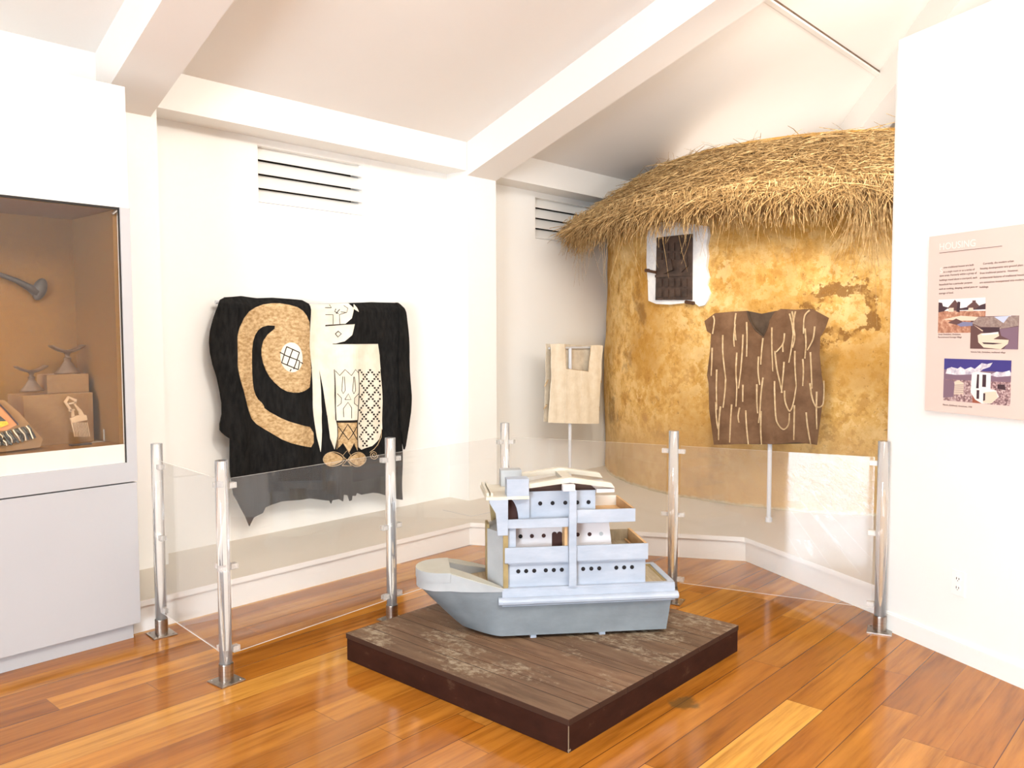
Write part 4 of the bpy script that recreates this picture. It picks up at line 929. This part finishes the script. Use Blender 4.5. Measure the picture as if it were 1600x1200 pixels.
def photo(corn, name, layers, lift):
    """corn: (s0, s1, z0, z1); layers: list of (material, polygon in 0..1 x 0..1), printed one over another"""
    a0_, a1_, c0, c1 = corn; bm = B(); mats = []
    rw_box(bm, a0_, a1_, c0, c1, SO+lift, SO-.001, 0); mats.append(layers[0][0])
    for i, (m_, poly) in enumerate(layers[1:]):
        mats.append(m_); o1 = SO+lift+.00012*(i+1)
        vs = [bm.verts.new(rw(a0_+(a1_-a0_)*u, c0+(c1-c0)*v, o1)) for u, v in poly]
        fc = bm.faces.new(vs); fc.material_index = i+1
    bm.normal_update(); bmesh.ops.triangulate(bm, faces=[f for f in bm.faces if len(f.verts) > 4], ngon_method='EAR_CLIP')
    me_o = bpy.data.meshes.new(name)
    for f in bm.faces:
        if f.normal.length == 0: f.normal_update()
    bm.to_mesh(me_o); bm.free()
    for m_ in mats: me_o.materials.append(m_)
    o = bpy.data.objects.new(name, me_o); COL.objects.link(o); o.parent = sign; me_o.transform(chain(sign).inverted()); return o
sky = flat('print_pale_sky', (.82, .78, .74)); dk = flat('print_dark', (.05, .022, .03)); br_ = flat('print_brown', (.12, .055, .05)); earth = mottled('print_earth', [(.3, (.24, .09, .05)), (.5, (.44, .20, .12)), (.7, (.66, .42, .28))], 60, .6)
pale = flat('print_pale', (.74, .58, .44)); th_ = mottled('print_thatch', [(.3, (.20, .13, .11)), (.7, (.38, .29, .25))], 70, .6); bl = flat('print_blue_grey', (.20, .20, .32)); deep = flat('print_deep_blue', (.045, .035, .20)); wh = flat('print_white', (.82, .74, .70)); mv = flat('print_mauve', (.20, .12, .16)); sk2 = flat('print_light_blue', (.52, .56, .68)); cl = mottled('print_cloud', [(.35, (.36, .31, .40)), (.6, (.80, .76, .76))], 30, .6); pk = mottled('print_town', [(.35, (.10, .045, .055)), (.5, (.34, .20, .20)), (.65, (.66, .52, .48))], 110, .6); rd = flat('print_red', (.30, .08, .04))
a, b = s2(130, 165), s2(925, 715)
photo((a[0], b[0], b[1], a[1]+.005), 'photograph', [(earth), ] and [(earth, None), (sky, [(0, .66), (1, .62), (1, 1), (0, 1)]), (dk, [(0, .62), (.12, .64), (.2, .72), (.32, .70), (.45, .66), (.6, .66), (1, .66), (1, .83), (.92, .80), (.85, .76), (.7, .76), (.5, .72), (.25, .74), (.1, .80), (.08, .90), (0, .92)]),
      (br_, [(.22, .76), (.36, .98), (.46, .80), (.46, .64), (.26, .66)]), (br_, [(.62, .76), (.73, .88), (.73, .93), (.80, .93), (.80, .88), (.88, .76), (.80, .68), (.66, .68)]), (pale, [(.22, .62), (.34, .62), (.34, .74), (.24, .74)]), (pale, [(.64, .62), (.76, .62), (.75, .72), (.66, .72)]),
      (dk, [(.40, .62), (.47, .60), (.48, .90), (.42, .92)]), (pale, [(.1, .40), (.5, .50), (.95, .44), (.9, .34), (.5, .36)]), (br_, [(.22, .30), (.40, .42), (.55, .32), (.45, .22)]), (bl, [(.42, .24), (.55, .32), (.75, .30), (.75, .20), (.5, .18)])], .0004)
a, b = s2(690, 440), s2(1495, 1020)
photo((a[0], b[0], b[1]+.004, a[1]), 'photograph', [(br_, None), (sk2, [(.45, .98), (.85, 1), (.7, .76), (.6, .80)]), (th_, [(.02, .80), (.16, .98), (.5, .98), (.70, .78), (.62, .66), (.22, .68)]), (th_, [(.60, .60), (.80, .98), (1, 1), (1, .70)]), (dk, [(.2, .66), (.62, .66), (.62, .46), (.3, .48)]), (mv, [(.62, .60), (1, .68), (1, .0), (.72, .0), (.84, .28), (.66, .40)]),
      (pale, [(.18, .20), (.16, .42), (.24, .48), (.6, .50), (.62, .40), (.5, .30), (.82, .28), (.80, .16), (.66, .0), (.3, .04)]), (wh, [(.24, .46), (.6, .52), (.6, .46), (.26, .42)]), (dk, [(.26, .20), (.5, .19), (.7, .17), (.5, .14), (.3, .15)]), (pale, [(.05, .76), (.28, .56), (.26, .54)])], .0012)
a, b = s3(215, 150), s3(1285, 955)
lay = [(pk, None), (deep, [(0, .72), (1, .74), (1, 1), (0, 1)]), (mv, [(0, .5), (1, .52), (1, .74), (0, .74)]), (cl, [(.03, .64), (.05, .76), (.12, .80), (.22, .77), (.26, .82), (.33, .76), (.42, .82), (.48, .78), (.58, .92), (.66, .90), (.74, .94), (.70, .84), (.60, .78), (.56, .72), (.5, .66), (.2, .62)]), (cl, [(.70, .66), (.80, .74), (.88, .73), (.98, .78), (1, .72), (1, .66), (.8, .62)]),
       (mv, [(0, .06), (0, .5), (.16, .48), (.2, .3), (.16, .1)]), (pale, [(.17, .16), (.32, .18), (.32, .44), (.24, .50), (.18, .46)]), (rd, [(.45, .62), (.46, .0), (.62, .0)]), (wh, [(.43, .24), (.44, .68), (.50, .72), (.72, .70), (.72, .34), (.80, .32), (.84, .18), (.74, .02), (.60, .0), (.5, .08)]), (pale, [(.62, .02), (.63, .26), (.80, .30), (.83, .17), (.74, .02)]),
       (dk, [(.51, .34), (.52, .66), (.55, .66), (.55, .34)]), (dk, [(.60, .38), (.60, .66), (.655, .66), (.655, .38)]), (dk, [(.52, .10), (.52, .30), (.56, .30), (.56, .10)]), (dk, [(.62, .06), (.62, .24), (.65, .24), (.65, .08)]), (dk, [(.82, .36), (.82, .46), (.92, .46), (.94, .34)])]
for k in range(5): lay.append((mv, [(.18, .19+k*.045), (.32, .21+k*.045), (.32, .222+k*.045), (.18, .202+k*.045)]))
photo((a[0], b[0], b[1]+.006, a[1]-.002), 'photograph', lay, .0004)
q = s2(120, 757); text('Great Zimbabwe, Zimbabwe.\nReconstructed Karanga Village', .0105, q[0], q[1], M['ink'], 'caption_text', lines=1.2)
q = s2(680, 1058); text('Victoria Falls, Zimbabwe, traditional village', .0100, q[0], q[1], M['ink'], 'caption_text')
q = s3(190, 912); text('Harare, (Salisbury), downtown, 1990', .0105, q[0], q[1]-.002, M['ink'], 'caption_text')

# ------------------------------------------------------------------ outlet
c0 = on_rw(1487, 892); c1 = on_rw(1510, 930); sc_ = (c0[0]+c1[0])/2; zc = .357
ot = thing('wall_outlet', 'white double electrical outlet low on the right wall', 'outlet', rw(sc_, zc, 0))
bm = B(); rw_box(bm, sc_-.036, sc_+.036, zc-.058, zc+.058, .006, .0005); pl_ = obj('face_plate', bm, M['white_plastic'], ot, bevel=.0015)
for dz in (.021, -.021):
    bm = B(); loft(bm, [[rw(sc_+.0165*math.cos(2*math.pi*k/20), zc+dz+.0145*math.sin(2*math.pi*k/20), o) for k in range(20)] for o in (.0055, .0085)]); so_ = obj('socket', bm, M['white_plastic'], ot)
    bm = B()
    for ds, w_, h_ in ((-.0065, .0018, .0055), (.0065, .0018, .0045)): rw_box(bm, sc_+ds-w_, sc_+ds+w_, zc+dz+.001-h_, zc+dz+.001+h_, .0089, .008)
    rw_box(bm, sc_-.002, sc_+.002, zc+dz-.011, zc+dz-.007, .0089, .008); obj('slot', bm, M['dark'], so_)

# ------------------------------------------------------------------ suspended lighting track
ta, tb = Vector((4.9, 2.5, 3.58)), on_y(1397, 125, 2.5)
ta = on_y(1195, -2, 2.5); d = (tb-ta); d.z = 0; d.normalize(); zt = (ta.z+tb.z)/2
trk = thing('lighting_track', 'white suspended lighting track with a slotted underside near the ceiling', 'lighting track', (ta.x, 2.5, ta.z))
e0, e1 = ta-d*.7, tb+d*1.5
bm = B(); box(bm, e0.x, e1.x, 2.48, 2.52, zt-.03, zt+.03); tk = obj('rail', bm, M['white_plastic'], trk)
bm = B(); box(bm, e0.x, e1.x, 2.478, 2.4805, zt-.014, zt+.0); obj('slot', bm, M['headrest'], tk)
w0 = on_y(1337, 74, 2.5); bm = B(); rod(bm, (w0.x, 2.5, zt+.03), (w0.x, 2.5, ceil_z(2.5)-.0), .003, 8); sw_ = obj('suspension_wire', bm, M['pole'], trk)
bm = B(); box(bm, w0.x-.02, w0.x+.02, 2.485, 2.515, zt+.03, zt+.05); obj('wire_clamp', bm, M['dark'], sw_)
